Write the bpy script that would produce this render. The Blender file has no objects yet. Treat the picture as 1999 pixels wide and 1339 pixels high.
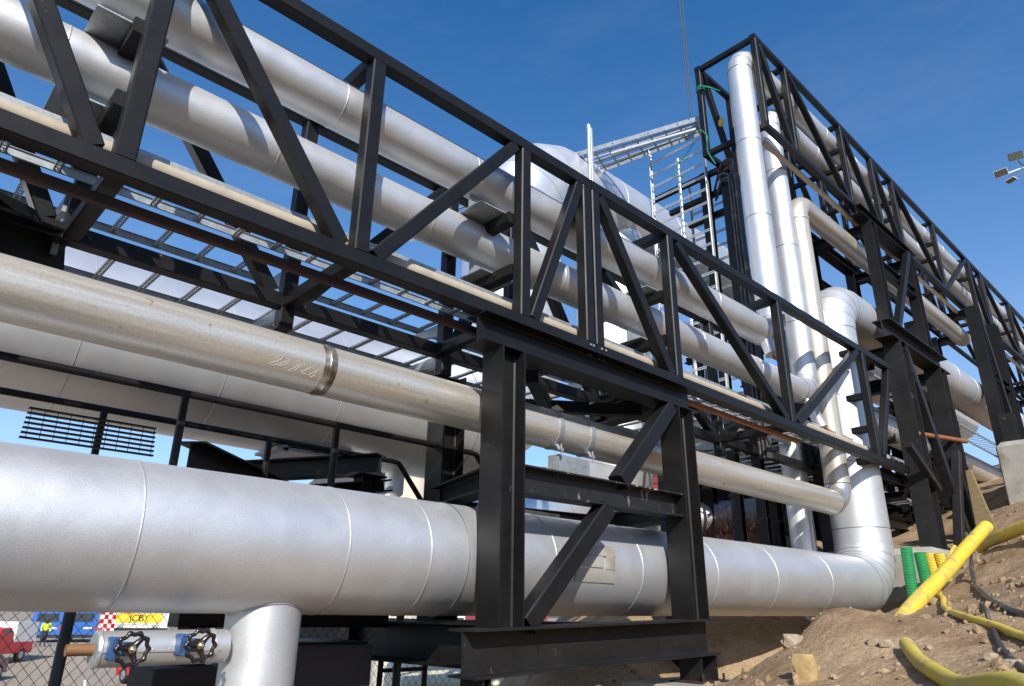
import bpy, bmesh, math, random
from mathutils import Vector, Matrix, noise
random.seed(7)
S = bpy.context.scene
C = S.collection
V = Vector
R_ = math.radians

# ------------------------------------------------------------------ camera, sky, sun, exposure
YAW, PIT, ROL = R_(43.27), R_(21.07), R_(.78)
cf = V((math.sin(YAW)*math.cos(PIT), math.cos(YAW)*math.cos(PIT), math.sin(PIT)))
r0 = V((math.cos(YAW), -math.sin(YAW), 0)); u0 = r0.cross(cf)
cr = math.cos(ROL)*r0 + math.sin(ROL)*u0
cu = -math.sin(ROL)*r0 + math.cos(ROL)*u0
cam = bpy.data.cameras.new('camera'); co = bpy.data.objects.new('camera', cam); C.objects.link(co)
cam.sensor_width = 36; cam.lens = 1385.6/1999*36; cam.clip_end = 6000; cam.clip_start = .05
co.matrix_world = Matrix((cr, cu, -cf)).transposed().to_4x4()
S.camera = co

SUN = V((-.75, -1, .80)).normalized()            # towards the sun
w = bpy.data.worlds.new('World'); S.world = w; w.use_nodes = True
nt = w.node_tree; bg = nt.nodes['Background']
sky = nt.nodes.new('ShaderNodeTexSky'); sky.sky_type = 'NISHITA'; sky.sun_disc = False
sky.sun_elevation = math.asin(SUN.z); sky.sun_rotation = math.atan2(SUN.x, SUN.y)
sky.air_density = 1.0; sky.dust_density = .7; sky.ozone_density = 4.0; sky.altitude = 300
tc = nt.nodes.new('ShaderNodeTexCoord'); mp = nt.nodes.new('ShaderNodeMapping'); mp.inputs['Scale'].default_value = (1.4, 1.4, 5)
nz = nt.nodes.new('ShaderNodeTexNoise'); nz.inputs['Scale'].default_value = 1.7; nz.inputs['Detail'].default_value = 7; nz.inputs['Roughness'].default_value = .62
rp = nt.nodes.new('ShaderNodeValToRGB'); rp.color_ramp.elements[0].position = .48; rp.color_ramp.elements[0].color = (0, 0, 0, 1); rp.color_ramp.elements[1].position = .85; rp.color_ramp.elements[1].color = (.07, .07, .07, 1)
mx = nt.nodes.new('ShaderNodeMixRGB'); mx.inputs[2].default_value = (5.3, 5.6, 6.6, 1)
L = nt.links.new
L(tc.outputs['Generated'], mp.inputs[0]); L(mp.outputs[0], nz.inputs['Vector']); L(nz.outputs['Fac'], rp.inputs[0])
sx = nt.nodes.new('ShaderNodeSeparateXYZ'); L(tc.outputs['Generated'], sx.inputs[0])
inv = nt.nodes.new('ShaderNodeMath'); inv.operation = 'SUBTRACT'; inv.use_clamp = True; inv.inputs[0].default_value = 1; L(sx.outputs[2], inv.inputs[1])
pw = nt.nodes.new('ShaderNodeMath'); pw.operation = 'POWER'; pw.inputs[1].default_value = 3.2; L(inv.outputs[0], pw.inputs[0])
hz_ = nt.nodes.new('ShaderNodeMath'); hz_.operation = 'MULTIPLY_ADD'; hz_.inputs[1].default_value = .50; L(pw.outputs[0], hz_.inputs[0]); L(rp.outputs[0], hz_.inputs[2])
L(hz_.outputs[0], mx.inputs[0]); hs = nt.nodes.new('ShaderNodeHueSaturation'); hs.inputs['Saturation'].default_value = 1.27; L(sky.outputs[0], hs.inputs['Color']); L(hs.outputs[0], mx.inputs[1]); L(mx.outputs[0], bg.inputs[0])
bg.inputs[1].default_value = .15
sl = bpy.data.lights.new('sun', 'SUN'); sl.energy = 4.8; sl.angle = R_(.5); sl.color = (1, .955, .88)
so = bpy.data.objects.new('sun', sl); C.objects.link(so); so.rotation_euler = (-SUN).to_track_quat('-Z', 'Y').to_euler(); so.location = (-20, -30, 30)
S.view_settings.view_transform = 'Standard'; S.view_settings.look = 'None'; S.view_settings.exposure = 0.26; S.view_settings.gamma = 1

# ------------------------------------------------------------------ materials
def mat(name, col, rough=.5, metal=0., var=.0, vscale=4., col2=None, bump=0., bscale=60., stretch=None, spec=.5, bdist=.01, grain=0., gscale=300., streak=None, thr=(.35, .7), warp=0.):
    m = bpy.data.materials.new(name); m.use_nodes = True
    n = m.node_tree; b = n.nodes['Principled BSDF']; l = n.links.new
    b.inputs['Roughness'].default_value = rough; b.inputs['Metallic'].default_value = metal
    b.inputs['Specular IOR Level'].default_value = spec
    t = n.nodes.new('ShaderNodeTexCoord'); mpn = n.nodes.new('ShaderNodeMapping'); l(t.outputs['Object'], mpn.inputs[0])
    if stretch: mpn.inputs['Scale'].default_value = stretch
    c1 = (*col, 1); c2 = (*(col2 or [min(1, c*(1+var)) for c in col]), 1)
    if not col2: c1 = (*[c*(1-var) for c in col], 1)
    nn = n.nodes.new('ShaderNodeTexNoise'); nn.inputs['Scale'].default_value = vscale; nn.inputs['Detail'].default_value = 8; nn.inputs['Roughness'].default_value = .65
    l(mpn.outputs[0], nn.inputs['Vector'])
    rm = n.nodes.new('ShaderNodeValToRGB'); rm.color_ramp.elements[0].position = thr[0]; rm.color_ramp.elements[1].position = thr[1]
    rm.color_ramp.elements[0].color = c1; rm.color_ramp.elements[1].color = c2
    l(nn.outputs['Fac'], rm.inputs[0]); out = rm.outputs[0]
    if grain:
        gn = n.nodes.new('ShaderNodeTexNoise'); gn.inputs['Scale'].default_value = gscale; gn.inputs['Detail'].default_value = 2
        l(t.outputs['Object'], gn.inputs['Vector'])
        gr = n.nodes.new('ShaderNodeMapRange'); gr.inputs[1].default_value = .3; gr.inputs[2].default_value = .7; gr.inputs[3].default_value = 1-grain; gr.inputs[4].default_value = 1+grain
        l(gn.outputs['Fac'], gr.inputs[0])
        mm = n.nodes.new('ShaderNodeVectorMath'); mm.operation = 'SCALE'; l(out, mm.inputs[0]); l(gr.outputs[0], mm.inputs['Scale']); out = mm.outputs[0]
    if streak:       # streak = (colour, stretch, scale, lo, hi): splashes, rust runs, droppings
        sc, ss, sf, lo, hi = streak
        sm = n.nodes.new('ShaderNodeMapping'); sm.inputs['Scale'].default_value = ss; l(t.outputs['Object'], sm.inputs[0])
        sn = n.nodes.new('ShaderNodeTexNoise'); sn.inputs['Scale'].default_value = sf; sn.inputs['Detail'].default_value = 5; l(sm.outputs[0], sn.inputs['Vector'])
        sr = n.nodes.new('ShaderNodeMapRange'); sr.inputs[1].default_value = lo; sr.inputs[2].default_value = hi; l(sn.outputs['Fac'], sr.inputs[0])
        mxn = n.nodes.new('ShaderNodeMixRGB'); mxn.inputs[2].default_value = (*sc, 1); l(sr.outputs[0], mxn.inputs[0]); l(out, mxn.inputs[1]); out = mxn.outputs[0]
    l(out, b.inputs['Base Color'])
    rv = n.nodes.new('ShaderNodeMapRange'); rv.inputs[3].default_value = max(0, rough-.08); rv.inputs[4].default_value = min(1, rough+.1); l(nn.outputs['Fac'], rv.inputs[0]); l(rv.outputs[0], b.inputs['Roughness'])
    if bump:
        bn = n.nodes.new('ShaderNodeTexNoise'); bn.inputs['Scale'].default_value = bscale; bn.inputs['Detail'].default_value = 4; l(t.outputs['Object'], bn.inputs['Vector'])
        bp = n.nodes.new('ShaderNodeBump'); bp.inputs['Strength'].default_value = bump; bp.inputs['Distance'].default_value = bdist
        l(bn.outputs['Fac'], bp.inputs['Height']); l(bp.outputs[0], b.inputs['Normal'])
        if warp:
            wn = n.nodes.new('ShaderNodeTexNoise'); wn.inputs['Scale'].default_value = 3.2; wn.inputs['Detail'].default_value = 1.5; l(t.outputs['Object'], wn.inputs['Vector'])
            wp = n.nodes.new('ShaderNodeBump'); wp.inputs['Strength'].default_value = warp; wp.inputs['Distance'].default_value = .03; l(wn.outputs['Fac'], wp.inputs['Height']); l(wp.outputs[0], bp.inputs['Normal'])
    return m
M = {}
M['clad'] = mat('stucco_aluminium', (.66, .66, .665), .52, .74, .05, 2.2, bump=.22, bscale=150, bdist=.004, grain=.10, gscale=160, warp=.35, streak=((.74, .735, .73), (1, 1, 1), 2.6, .56, .80))
M['clad2'] = mat('aluminium_sheet', (.66, .66, .66), .42, .70, .05, 3, bump=.06, bscale=60, bdist=.004, grain=.05, warp=.3)
M['clad3'] = mat('bright_aluminium', (.80, .81, .82), .42, .72, .04, 3, bump=.06, bscale=60, bdist=.004, grain=.04)
M['bead'] = mat('sheet_bead', (.55, .55, .55), .5, .75, .03)
M['seam'] = mat('sheet_seam', (.20, .20, .205), .5, .7, .03)
M['black'] = mat('black_steel', (.0085, .0080, .0078), .46, 0, .25, 5, bump=.05, bscale=90, bdist=.003, spec=.30, grain=.25, gscale=120, streak=((.11, .095, .08), (1, 1, 1), 24, .70, .80))
M['blackd'] = mat('dusty_black_steel', (.012, .0112, .0105), .5, 0, .3, 4, bump=.06, bscale=80, bdist=.003, spec=.4, grain=.3, gscale=90, streak=((.12, .105, .085), (1, 1, 1), 9, .66, .84))
M['blackw'] = mat('splashed_black_steel', (.013, .0125, .012), .5, 0, .3, 4, grain=.3, streak=((.40, .35, .28), (9, 1, 2.2), 1.6, .60, .74))
M['steel'] = mat('weathered_stainless', (.51, .46, .385), .37, .55, .0, 3.0, col2=(.69, .65, .585), stretch=(.16, 5, 5), bump=.04, bscale=70, bdist=.003, grain=.08, gscale=60, streak=((.30, .17, .075), (1, 1, 1), 16, .66, .78))
M['steelr'] = mat('weathered_stainless_riser', (.50, .45, .37), .42, .5, .0, 3.0, col2=(.66, .62, .55), stretch=(4, 4, .25), grain=.08, gscale=60, streak=((.30, .17, .08), (1, 1, .4), 5, .64, .80))
M['elbow'] = mat('stainless_elbow', (.56, .55, .53), .33, .75, .06, 6)
M['weld'] = mat('burnt_weld', (.16, .11, .07), .35, .75, .0, 9, col2=(.50, .46, .40), thr=(.4, .62))
M['conduit'] = mat('beige_conduit', (.45, .385, .29), .55, .1, .1, 8, grain=.1)
M['galv'] = mat('galvanised_steel', (.36, .385, .40), .5, .5, .18, 14, grain=.12, gscale=80)
M['galvl'] = mat('bright_galvanised', (.62, .64, .65), .42, .6, .12, 16, grain=.08)
M['rust'] = mat('rust', (.018, .009, .007), .8, 0, .0, 8, col2=(.06, .020, .010), bump=.2, bscale=80, bdist=.004)  # rust darkened for the shade on the long angle; other rusty parts share it
M['rusto'] = mat('orange_rust', (.23, .075, .018), .75, 0, .0, 8, col2=(.31, .13, .04), bump=.2, bscale=80, bdist=.004)
M['conc'] = mat('concrete', (.36, .345, .30), .85, 0, .0, 3, col2=(.27, .255, .215), bump=.25, bscale=40, bdist=.006, grain=.12, gscale=90, streak=((.19, .155, .11), (1, 1, .5), 4, .58, .75))
M['dirt'] = mat('dirt', (.28, .19, .11), .95, 0, .0, 1.3, col2=(.37, .265, .165), bump=.75, bscale=13, bdist=.03, grain=.28, gscale=55, spec=.15, streak=((.17, .105, .055), (1, 1, 1), 1.9, .50, .74))
M['gravel'] = mat('yard_gravel', (.31, .255, .195), .95, 0, .0, .25, col2=(.38, .32, .25), bump=.3, bscale=10, bdist=.02, grain=.2, gscale=12, spec=.15)
M['rock'] = mat('rock', (.33, .25, .165), .9, 0, .0, 5, col2=(.42, .35, .26), bump=.5, bscale=18, bdist=.02)
M['rocky'] = mat('ochre_rock', (.40, .26, .10), .85, 0, .0, 5, col2=(.50, .37, .19), bump=.5, bscale=18, bdist=.02)
M['yellow'] = mat('yellow_hose', (.66, .47, .035), .45, 0, .0, 7, col2=(.74, .56, .07), bump=.1, bscale=60, bdist=.003, streak=((.36, .25, .12), (1, 1, 1), 7, .52, .72))
M['yellowd'] = mat('dusty_yellow_hose', (.52, .40, .06), .6, 0, .0, 7, col2=(.62, .50, .10), streak=((.38, .28, .15), (1, 1, 1), 6, .50, .72))
M['green'] = mat('green_conduit', (.03, .27, .09), .45, 0, .15, 5)
M['cable'] = mat('black_cable', (.045, .045, .045), .5, 0, .2, 5, streak=((.22, .16, .10), (1, 1, 1), 6, .55, .75))
M['stub'] = mat('rusty_stub', (.17, .075, .028), .7, 0, .0, 9, col2=(.27, .14, .055), stretch=(.4, 3, 3), bump=.2, bscale=70, bdist=.003)
M['wood'] = mat('weathered_board', (.22, .16, .075), .8, 0, .2, 5, stretch=(1, 1, 6), bump=.2, bscale=50)
M['greens'] = mat('green_sling', (.0, .22, .13), .6, 0, .2, 9)
M['rubber'] = mat('wheel_black_paint', (.018, .012, .012), .22, 0, .2, 9, spec=.6)
M['brass'] = mat('brass_nut', (.42, .34, .2), .35, .8, .1, 9)
M['blue'] = mat('blue_valve_paint', (.02, .085, .23), .5, 0, .3, 20, streak=((.06, .05, .05), (1, 1, 1), 22, .56, .68))
M['vanblue'] = mat('blue_van_paint', (.035, .13, .42), .3, 0, .05)
M['glass'] = mat('dark_glass', (.05, .06, .07), .08, 0, .1, spec=.8)
M['red'] = mat('red_paint', (.50, .02, .025), .35, 0, .06)
M['white'] = mat('white_paint', (.78, .77, .74), .5, 0, .06, 3)
M['cream'] = mat('cream_paint', (.74, .69, .48), .5, 0, .04, 3)
M['tyre'] = mat('tyre', (.02, .02, .02), .8)
M['hivis'] = mat('hi_vis_yellow', (.62, .72, .03), .7)
M['trouser'] = mat('dark_trousers', (.03, .035, .05), .9)
M['skin'] = mat('skin', (.45, .27, .19), .6)
M['sign'] = mat('yellow_sign', (.78, .55, .02), .5, 0, .05)
M['ink'] = mat('dark_lettering', (.05, .03, .02), .6)
M['chalk'] = mat('chalk', (.62, .59, .54), .9)
M['redwall'] = mat('red_cladding', (.20, .014, .018), .6, 0, .12, 2)
M['creamwall'] = mat('cream_render', (.62, .56, .45), .8, 0, .05, 1)
M['roofdark'] = mat('dark_roof', (.06, .06, .07), .7, 0, .2, 2)
M['tarp'] = mat('blue_tarp', (.01, .06, .42), .45, 0, .2, 2)
M['orange'] = mat('orange_lamp', (.75, .22, .02), .5)
M['twig'] = mat('red_twig', (.17, .06, .045), .8)
M['chain'] = mat('chain_link_wire', (.05, .055, .045), .55, .3)
M['fpost'] = mat('dark_fence_post', (.05, .065, .075), .45, .2, .15, 6)
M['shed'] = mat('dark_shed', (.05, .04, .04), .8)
M['lampface'] = mat('floodlight_glass', (.12, .11, .07), .2, 0, .3, 12)

# ------------------------------------------------------------------ mesh builder and object helpers
ORG = {}
def frame(a, up):
    a = V(a).normalized(); s = a.cross(V(up))
    if s.length < 1e-4: s = a.cross(V((1, 0, 0)))
    s.normalize(); n = s.cross(a).normalized()
    return a, s, n
class B:
    def __init__(s): s.v = []; s.f = []
    def add(s, vs, fs):
        k = len(s.v); s.v += [tuple(p) for p in vs]; s.f += [[i+k for i in f] for f in fs]; return s
    def loft(s, rings, cap0=True, cap1=True, closed=True):
        n = len(rings[0]); vs = [p for r in rings for p in r]; fs = []
        for k in range(len(rings)-1):
            for i in range(n if closed else n-1):
                j = (i+1) % n; fs.append([k*n+i, k*n+j, (k+1)*n+j, (k+1)*n+i])
        if cap0: fs.append(list(range(n))[::-1])
        if cap1: fs.append([(len(rings)-1)*n+i for i in range(n)])
        return s.add(vs, fs)
    def prof(s, p0, p1, pr, up=(0, 0, 1)):
        p0 = V(p0); p1 = V(p1); a, sd, n = frame(p1-p0, up)
        return s.loft([[p+sd*x+n*y for x, y in pr] for p in (p0, p1)])
    def bar(s, p0, p1, w, h=None, up=(0, 0, 1), ch=.008):
        h = h or w; a = w/2; b = h/2; c = min(ch, a*.45, b*.45)
        return s.prof(p0, p1, [(-a+c, -b), (a-c, -b), (a, -b+c), (a, b-c), (a-c, b), (-a+c, b), (-a, b-c), (-a, -b+c)], up)
    def ibeam(s, p0, p1, h, b, tf=.016, tw=.011, up=(0, 0, 1)):
        H = h/2; W = b/2; t = tw/2; k = .012
        pr = [(-W, -H), (W, -H), (W, -H+tf), (t+k, -H+tf), (t, -H+tf+k), (t, H-tf-k), (t+k, H-tf), (W, H-tf), (W, H), (-W, H), (-W, H-tf), (-t-k, H-tf), (-t, H-tf-k), (-t, -H+tf+k), (-t-k, -H+tf), (-W, -H+tf)]
        p0 = V(p0); p1 = V(p1); a, sd, n = frame(p1-p0, up); N = len(pr)
        rings = [[p+sd*x+n*y for x, y in pr] for p in (p0, p1)]
        s.loft(rings, False, False)
        base = len(s.v)-2*N
        for o, fl in ((0, True), (N, False)):
            for q in ([0, 1, 2, 3, 14, 15], [3, 4, 13, 14], [4, 5, 12, 13], [5, 6, 11, 12], [6, 7, 8, 9, 10, 11]):
                q = [base+o+i for i in q]; s.f.append(q[::-1] if fl else q)
        return s
    def box(s, c, d, ax=None):
        c = V(c); X, Y, Z = ax or (V((1, 0, 0)), V((0, 1, 0)), V((0, 0, 1)))
        return s.prof(c-X*d[0]/2, c+X*d[0]/2, [(-d[1]/2, -d[2]/2), (d[1]/2, -d[2]/2), (d[1]/2, d[2]/2), (-d[1]/2, d[2]/2)], Z)
    def lathe(s, o, ax, pr, n=40, up=None, cap0=True, cap1=True):
        o = V(o); a, sd, nn = frame(ax, up or ((0, 0, 1) if abs(V(ax).normalized().z) < .9 else (0, 1, 0)))
        rings = [[o+a*t+(sd*math.cos(2*math.pi*i/n)+nn*math.sin(2*math.pi*i/n))*r for i in range(n)] for t, r in pr]
        return s.loft(rings, cap0, cap1)
    def cyl(s, p0, p1, r, n=16, r1=None):
        p0 = V(p0); p1 = V(p1); return s.lathe(p0, p1-p0, [(0, r), ((p1-p0).length, r if r1 is None else r1)], n)
    def tube(s, pts, r, n=12, cap=True):
        pts = [V(p) for p in pts]; rings = []; prev = None
        for i, p in enumerate(pts):
            d = (pts[min(i+1, len(pts)-1)]-pts[max(i-1, 0)]).normalized()
            if prev is None: _, sd, nn = frame(d, (0, 0, 1) if abs(d.z) < .9 else (0, 1, 0))
            else:
                sd = (prev-d*prev.dot(d)).normalized(); nn = sd.cross(d)
            prev = sd; rr = r[i] if isinstance(r, (list, tuple)) else r
            rings.append([p+(sd*math.cos(2*math.pi*k/n)+nn*math.sin(2*math.pi*k/n))*rr for k in range(n)])
        return s.loft(rings, cap, cap)
    def torus(s, c, ax, Rr, r, n=32, m=6):
        c = V(c); a, sd, nn = frame(ax, (0, 0, 1) if abs(V(ax).normalized().z) < .9 else (0, 1, 0)); rings = []
        for i in range(n):
            t = 2*math.pi*i/n; d = sd*math.cos(t)+nn*math.sin(t)
            rings.append([c+d*(Rr+r*math.cos(2*math.pi*k/m))+a*r*math.sin(2*math.pi*k/m) for k in range(m)])
        rings.append(rings[0]); return s.loft(rings, False, False)
    def mesh(s, name, org=V((0, 0, 0)), smooth=True, ang=32):
        me = bpy.data.meshes.new(name); me.from_pydata([tuple(V(p)-org) for p in s.v], [], s.f)
        bm = bmesh.new(); bm.from_mesh(me); bmesh.ops.recalc_face_normals(bm, faces=bm.faces); bm.to_mesh(me); bm.free()
        if smooth:
            me.shade_smooth(); me.set_sharp_from_angle(angle=R_(ang))
        return me
def tag(o, label, cat, group=None):
    o['label'] = label; o['category'] = cat
    if group: o['group'] = group
    return o
def thing(name, label, cat, loc, group=None):
    o = bpy.data.objects.new(name, None); C.objects.link(o); o.location = loc; o.empty_display_size = .2
    ORG[o] = V(loc); return tag(o, label, cat, group)
def put(name, b, m, parent, label=None, ang=32, smooth=True, bevel=0):
    org = ORG[parent] if parent else V((0, 0, 0))
    me = b.mesh(name, org, smooth, ang); me.materials.append(M[m] if isinstance(m, str) else m)
    o = bpy.data.objects.new(name, me); C.objects.link(o)
    if parent: o.parent = parent
    ORG[o] = org
    if label: o['label'] = label
    if bevel:
        bv = o.modifiers.new('bevel', 'BEVEL'); bv.width = bevel; bv.segments = 2; bv.limit_method = 'ANGLE'; bv.angle_limit = R_(40)
    return o
def solo(name, b, m, label, cat, group=None, ang=32, base=None, bevel=0):      # a thing that is a single mesh
    vs = [V(p) for p in b.v]
    if base is None:
        base = V((sum(p.x for p in vs)/len(vs), sum(p.y for p in vs)/len(vs), min(p.z for p in vs)))
    me = b.mesh(name, V(base), True, ang); me.materials.append(M[m] if isinstance(m, str) else m)
    o = bpy.data.objects.new(name, me); C.objects.link(o); o.location = base; ORG[o] = V(base)
    if bevel:
        bv = o.modifiers.new('bevel', 'BEVEL'); bv.width = bevel; bv.segments = 2; bv.limit_method = 'ANGLE'; bv.angle_limit = R_(40)
    return tag(o, label, cat, group)
def struct(name, b, m, smooth=True, ang=60):
    me = b.mesh(name, V((0, 0, 0)), smooth, ang); me.materials.append(M[m]); o = bpy.data.objects.new(name, me); C.objects.link(o); o['kind'] = 'structure'; return o
def copy_part(o, parent, off):
    c = o.copy(); C.objects.link(c); c.parent = parent; c.location = V(o.location)+V(off); return c
def spline(pts, k=8):
    pts = [V(p) for p in pts]; out = []
    for i in range(len(pts)-1):
        a = pts[max(i-1, 0)]; b = pts[i]; c = pts[i+1]; d = pts[min(i+2, len(pts)-1)]
        for j in range(k):
            t = j/k; out.append(.5*((2*b)+(c-a)*t+(2*a-5*b+4*c-d)*t*t+(3*b-a-3*c+d)*t**3))
    return out+[pts[-1]]

# clad pipe: straight sheet sections with a raised bead at each lap, segmented elbows gore by gore
def clad_pipe(root, pts, R, re, joints, gores=4, m='clad', n=44, step=1.35, section='pipe_section', wide=None):
    pts = [V(p) for p in pts]; P = []; 
    res = re if isinstance(re, (list, tuple)) else [re]*len(pts)
    cuts = []
    for i, p in enumerate(pts):
        if 0 < i < len(pts)-1:
            d0 = (p-pts[i-1]).normalized(); d1 = (pts[i+1]-p).normalized(); th = d0.angle(d1); cuts.append(res[i]*math.tan(th/2))
        else: cuts.append(0)
    for i in range(len(pts)-1):
        d = (pts[i+1]-pts[i]).normalized(); a = pts[i]+d*cuts[i]; b = pts[i+1]-d*cuts[i+1]; Ls = (b-a).length
        js = None if joints is None else joints[i]
        if js is None:
            k = max(1, round(Ls/step)); ts = [Ls*q/k for q in range(k+1)]
        else:                                            # joints given along the dominant axis
            ax = max(range(3), key=lambda q: abs(d[q])); ts = [0]+sorted(t for t in ((j-a[ax])/d[ax] for j in js) if .12 < t < Ls-.05)+[Ls]
        for q in range(len(ts)-1):
            l = ts[q+1]-ts[q]
            pr = [(0, R), (l+.004, R)]
            put(section, B().lathe(a+d*ts[q], d, pr, n, cap0=(q == 0), cap1=(q == len(ts)-2)), m, root, ang=40)
            if q: put('lap_bead', B().lathe(a+d*ts[q], d, [(-.002, R-.001), (.0, R+.003), (.003, R+.0048), (.007, R+.0048), (.010, R+.002), (.012, R-.002)], n, cap0=False, cap1=False), 'seam' if abs(d.z) > .9 else 'bead', root, ang=60)
        if i+1 < len(pts)-1:
            d1 = (pts[i+2]-pts[i+1]).normalized(); th = d.angle(d1); axis = d.cross(d1).normalized(); r_e = res[i+1]
            cen = b+(d1-d*d.dot(d1)).normalized()*r_e
            g = gores if th > .6 else 1; rings = []
            for q in range(g+1):
                rot = Matrix.Rotation(th*q/g, 3, axis); c = cen+rot@(b-cen); dd = rot@d; sd = axis; nn = rot@(b-cen).normalized()
                rings.append((c, dd, [c+(sd*math.cos(2*math.pi*k/n)+nn*math.sin(2*math.pi*k/n))*(R+.004) for k in range(n)]))
            for q in range(g):
                o = put('elbow_gore', B().loft([rings[q][2], rings[q+1][2]], False, False), m, root, ang=40)
                put('seam_bead', B().torus(rings[q][0], rings[q][1], R+.004, .0035, n), 'seam', o, ang=80)
    return root
def steel_elbow(c0, c1, d0, d1, re, R, n=40, k=14):
    c0 = V(c0); d0 = V(d0).normalized(); d1 = V(d1).normalized(); th = d0.angle(d1); axis = d0.cross(d1).normalized(); cen = c0+(d1-d0*d0.dot(d1)).normalized()*re
    rings = []
    for q in range(k+1):
        rot = Matrix.Rotation(th*q/k, 3, axis); c = cen+rot@(c0-cen); nn = rot@(c0-cen).normalized()
        rings.append([c+(axis*math.cos(2*math.pi*i/n)+nn*math.sin(2*math.pi*i/n))*R for i in range(n)])
    return B().loft(rings, False, False)
def shoe(root, x, y, zb, R, zc, m='galv', l=.42, wd=.30):
    b = B(); b.box((x, y, zb+.006), (l, wd, .012)); top = zc-R*.93
    b.box((x, y+.07, (zb+.012+top)/2), (l*.8, .012, top-zb-.012))
    put('pipe_shoe', b, m, root)

# ------------------------------------------------------------------ terrain
YARD = lambda y: -3.36+.04*(min(max(y, 8), 60)-33)
CP = [(5.44, 3.17, -.40), (6.2, 3.1, -.20), (6.25, 2.84, -.04), (7.5, 3.1, -.02), (6.7, 2.4, .0), (7.4,3.9,-.50), (6.6,2.1,.03), (5.0,1.5,-.22), (4.3,1.2,-.27), (7.55, 3.4, -.06), (8.8, 3.2, .04), (9.84, 3.68, .04), (4.58, 2.01, -.40), (3.31, .78, -.30), (5.4, 1.65, -.16),
      (8.15, 2.42, .17), (6.45, 1.41, .08), (10.39, 2.1, .90), (11.17, 2.74, .84), (11.66, 2.84, .80), (9.79, 2.03, .68), (19.53, 4.31, 2.8), (19.65, 3.73, 3.0), (13.43, 3.96, .95), (15.02, 3.7, 1.38), (12.37, 6.56, 1.2),
      (11.16, 6.67, .9), (9.2, 4.9, -.50), (10.5, 4.6, -.45), (11.6, 4.4, -.40), (11.2, 5.5, .12), (9.6, 5.55, .14), (8.2, 5.9, .0), (7.0, 5.9, -.25), (6.2, 6.2, -.7), (9.0, 6.4, .30), (9.6, 4.2, -.30), (11.85, 3.6, .25), (12.5, 4.6, .3), (8.2, 5.1, -.7), (7.3, 4.5, -.85), (8.4, 4.4, -.70), (8.6, 3.75, -.22), (6.6, 3.75, -.56), (6.0, 4.2, -.68), (5.6, 4.8, -.9), (4.9, 4.2, -.85), (4.6, 3.6, -.75), (4.0, 3.2, -.85), (4.2, 5.2, -1.4),
      (3.6, 6.5, -2.6), (6.5, 8, -2.2), (9.5, 8.2, .4), (14, 9, 2.0), (3.2, 4.6, -2.2), (2.8, 3.4, -1.7), (2.4, 2.2, -1.3), (2.0, 0, -1.0), (3, -2, -.4), (6, -2, .7), (10, -1, 1.7), (15, 0, 2.7), (20, 0, 3.8), (26, 3, 4.4), (24, 9, 3.4), (18.5, 5.2, 1.9), (17, 6.5, 1.5), (32, 0, 5.6), (30, 11, 5.0), (13.6, 5.2, .9), (16.5, 4.3, 1.75), (8, 11, -2.6), (14, 13, -1.5)]
import numpy as np
Q = np.array(CP); NQ = len(Q)
phi = lambda d2: np.sqrt(d2+.04)
A_ = np.zeros((NQ+3, NQ+3)); D2 = (Q[:, None, 0]-Q[None, :, 0])**2+(Q[:, None, 1]-Q[None, :, 1])**2
A_[:NQ, :NQ] = -phi(D2)-np.eye(NQ)*.06; A_[:NQ, NQ] = A_[NQ, :NQ] = 1; A_[:NQ, NQ+1] = A_[NQ+1, :NQ] = Q[:, 0]; A_[:NQ, NQ+2] = A_[NQ+2, :NQ] = Q[:, 1]
W_ = np.linalg.solve(A_, np.concatenate([Q[:, 2], np.zeros(3)]))
def terrain(x, y, fine=True):
    d2 = (Q[:, 0]-x)**2+(Q[:, 1]-y)**2
    z = float(-phi(d2)@W_[:NQ]+W_[NQ]+W_[NQ+1]*x+W_[NQ+2]*y)
    p = V((x, y, 0))
    z += .02*noise.noise(p*1.3)
    if fine: z += .022*noise.noise(p*3.1)-.02*abs(noise.noise(p*5.3))+.010*noise.noise(p*10)+.006*noise.noise(p*22)
    return z
xs = []; x = 2.2
while x < 42: xs.append(x); x += .055 if x < 9.5 else (.09 if x < 16 else (.2 if x < 22 else .8))
ys = []; y = -6.
while y < 16: ys.append(y); y += .06 if .4 < y < 5.5 else (.12 if y < 7.5 and y > -.5 else .6)
tb = B(); nx, ny = len(xs), len(ys); vs = []
for i, x in enumerate(xs):
    for j, y in enumerate(ys):
        e = min((x-2.2)/1.0, (42-x)/6, (y+6)/2, (16-y)/3, 1); z = terrain(x, y)
        if e < 1: z = -4.3+(z+4.3)*max(0, e)**.7
        vs.append((x, y, z))
tb.add(vs, [[i*ny+j, (i+1)*ny+j, (i+1)*ny+j+1, i*ny+j+1] for i in range(nx-1) for j in range(ny-1)])
struct('hillside', tb, 'dirt', ang=180)
gb = B(); rows = [(-3000, -4.36), (-40, -4.36), (8, -4.36), (33, -3.36), (60, -2.28), (3000, -2.28)]
gb.loft([[(-3000, yy, zz), (3000, yy, zz)] for yy, zz in rows], False, False, closed=False)
struct('yard_ground', gb, 'gravel', False)
M['darkground'] = mat('dark_unseen_ground', (.085, .07, .052), .95, 0, .0, .6, col2=(.13, .105, .08), bump=.4, bscale=14, bdist=.02, spec=.1)
kb = B(); kb.loft([[(-60, yy, zz), (2.6, yy, zz), (4.5, yy, zz-3)] for yy, zz in ((-60, -1.9), (-6, -1.8), (1.2, -1.75), (2.6, -4.5))], False, False, closed=False); struct('unseen_dark_ground', kb, 'darkground', True, 20)  # unseen dark ground added to cut the bounce on the pipes' undersides
hb = B(); hb.add([(-900, 1500, -8), (1600, 1500, -8)]+[(1600-2500*i/40, 1500, 14+26*noise.noise(V((i*.35, 0, 3)))) for i in range(41)], [list(range(43))])
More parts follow.
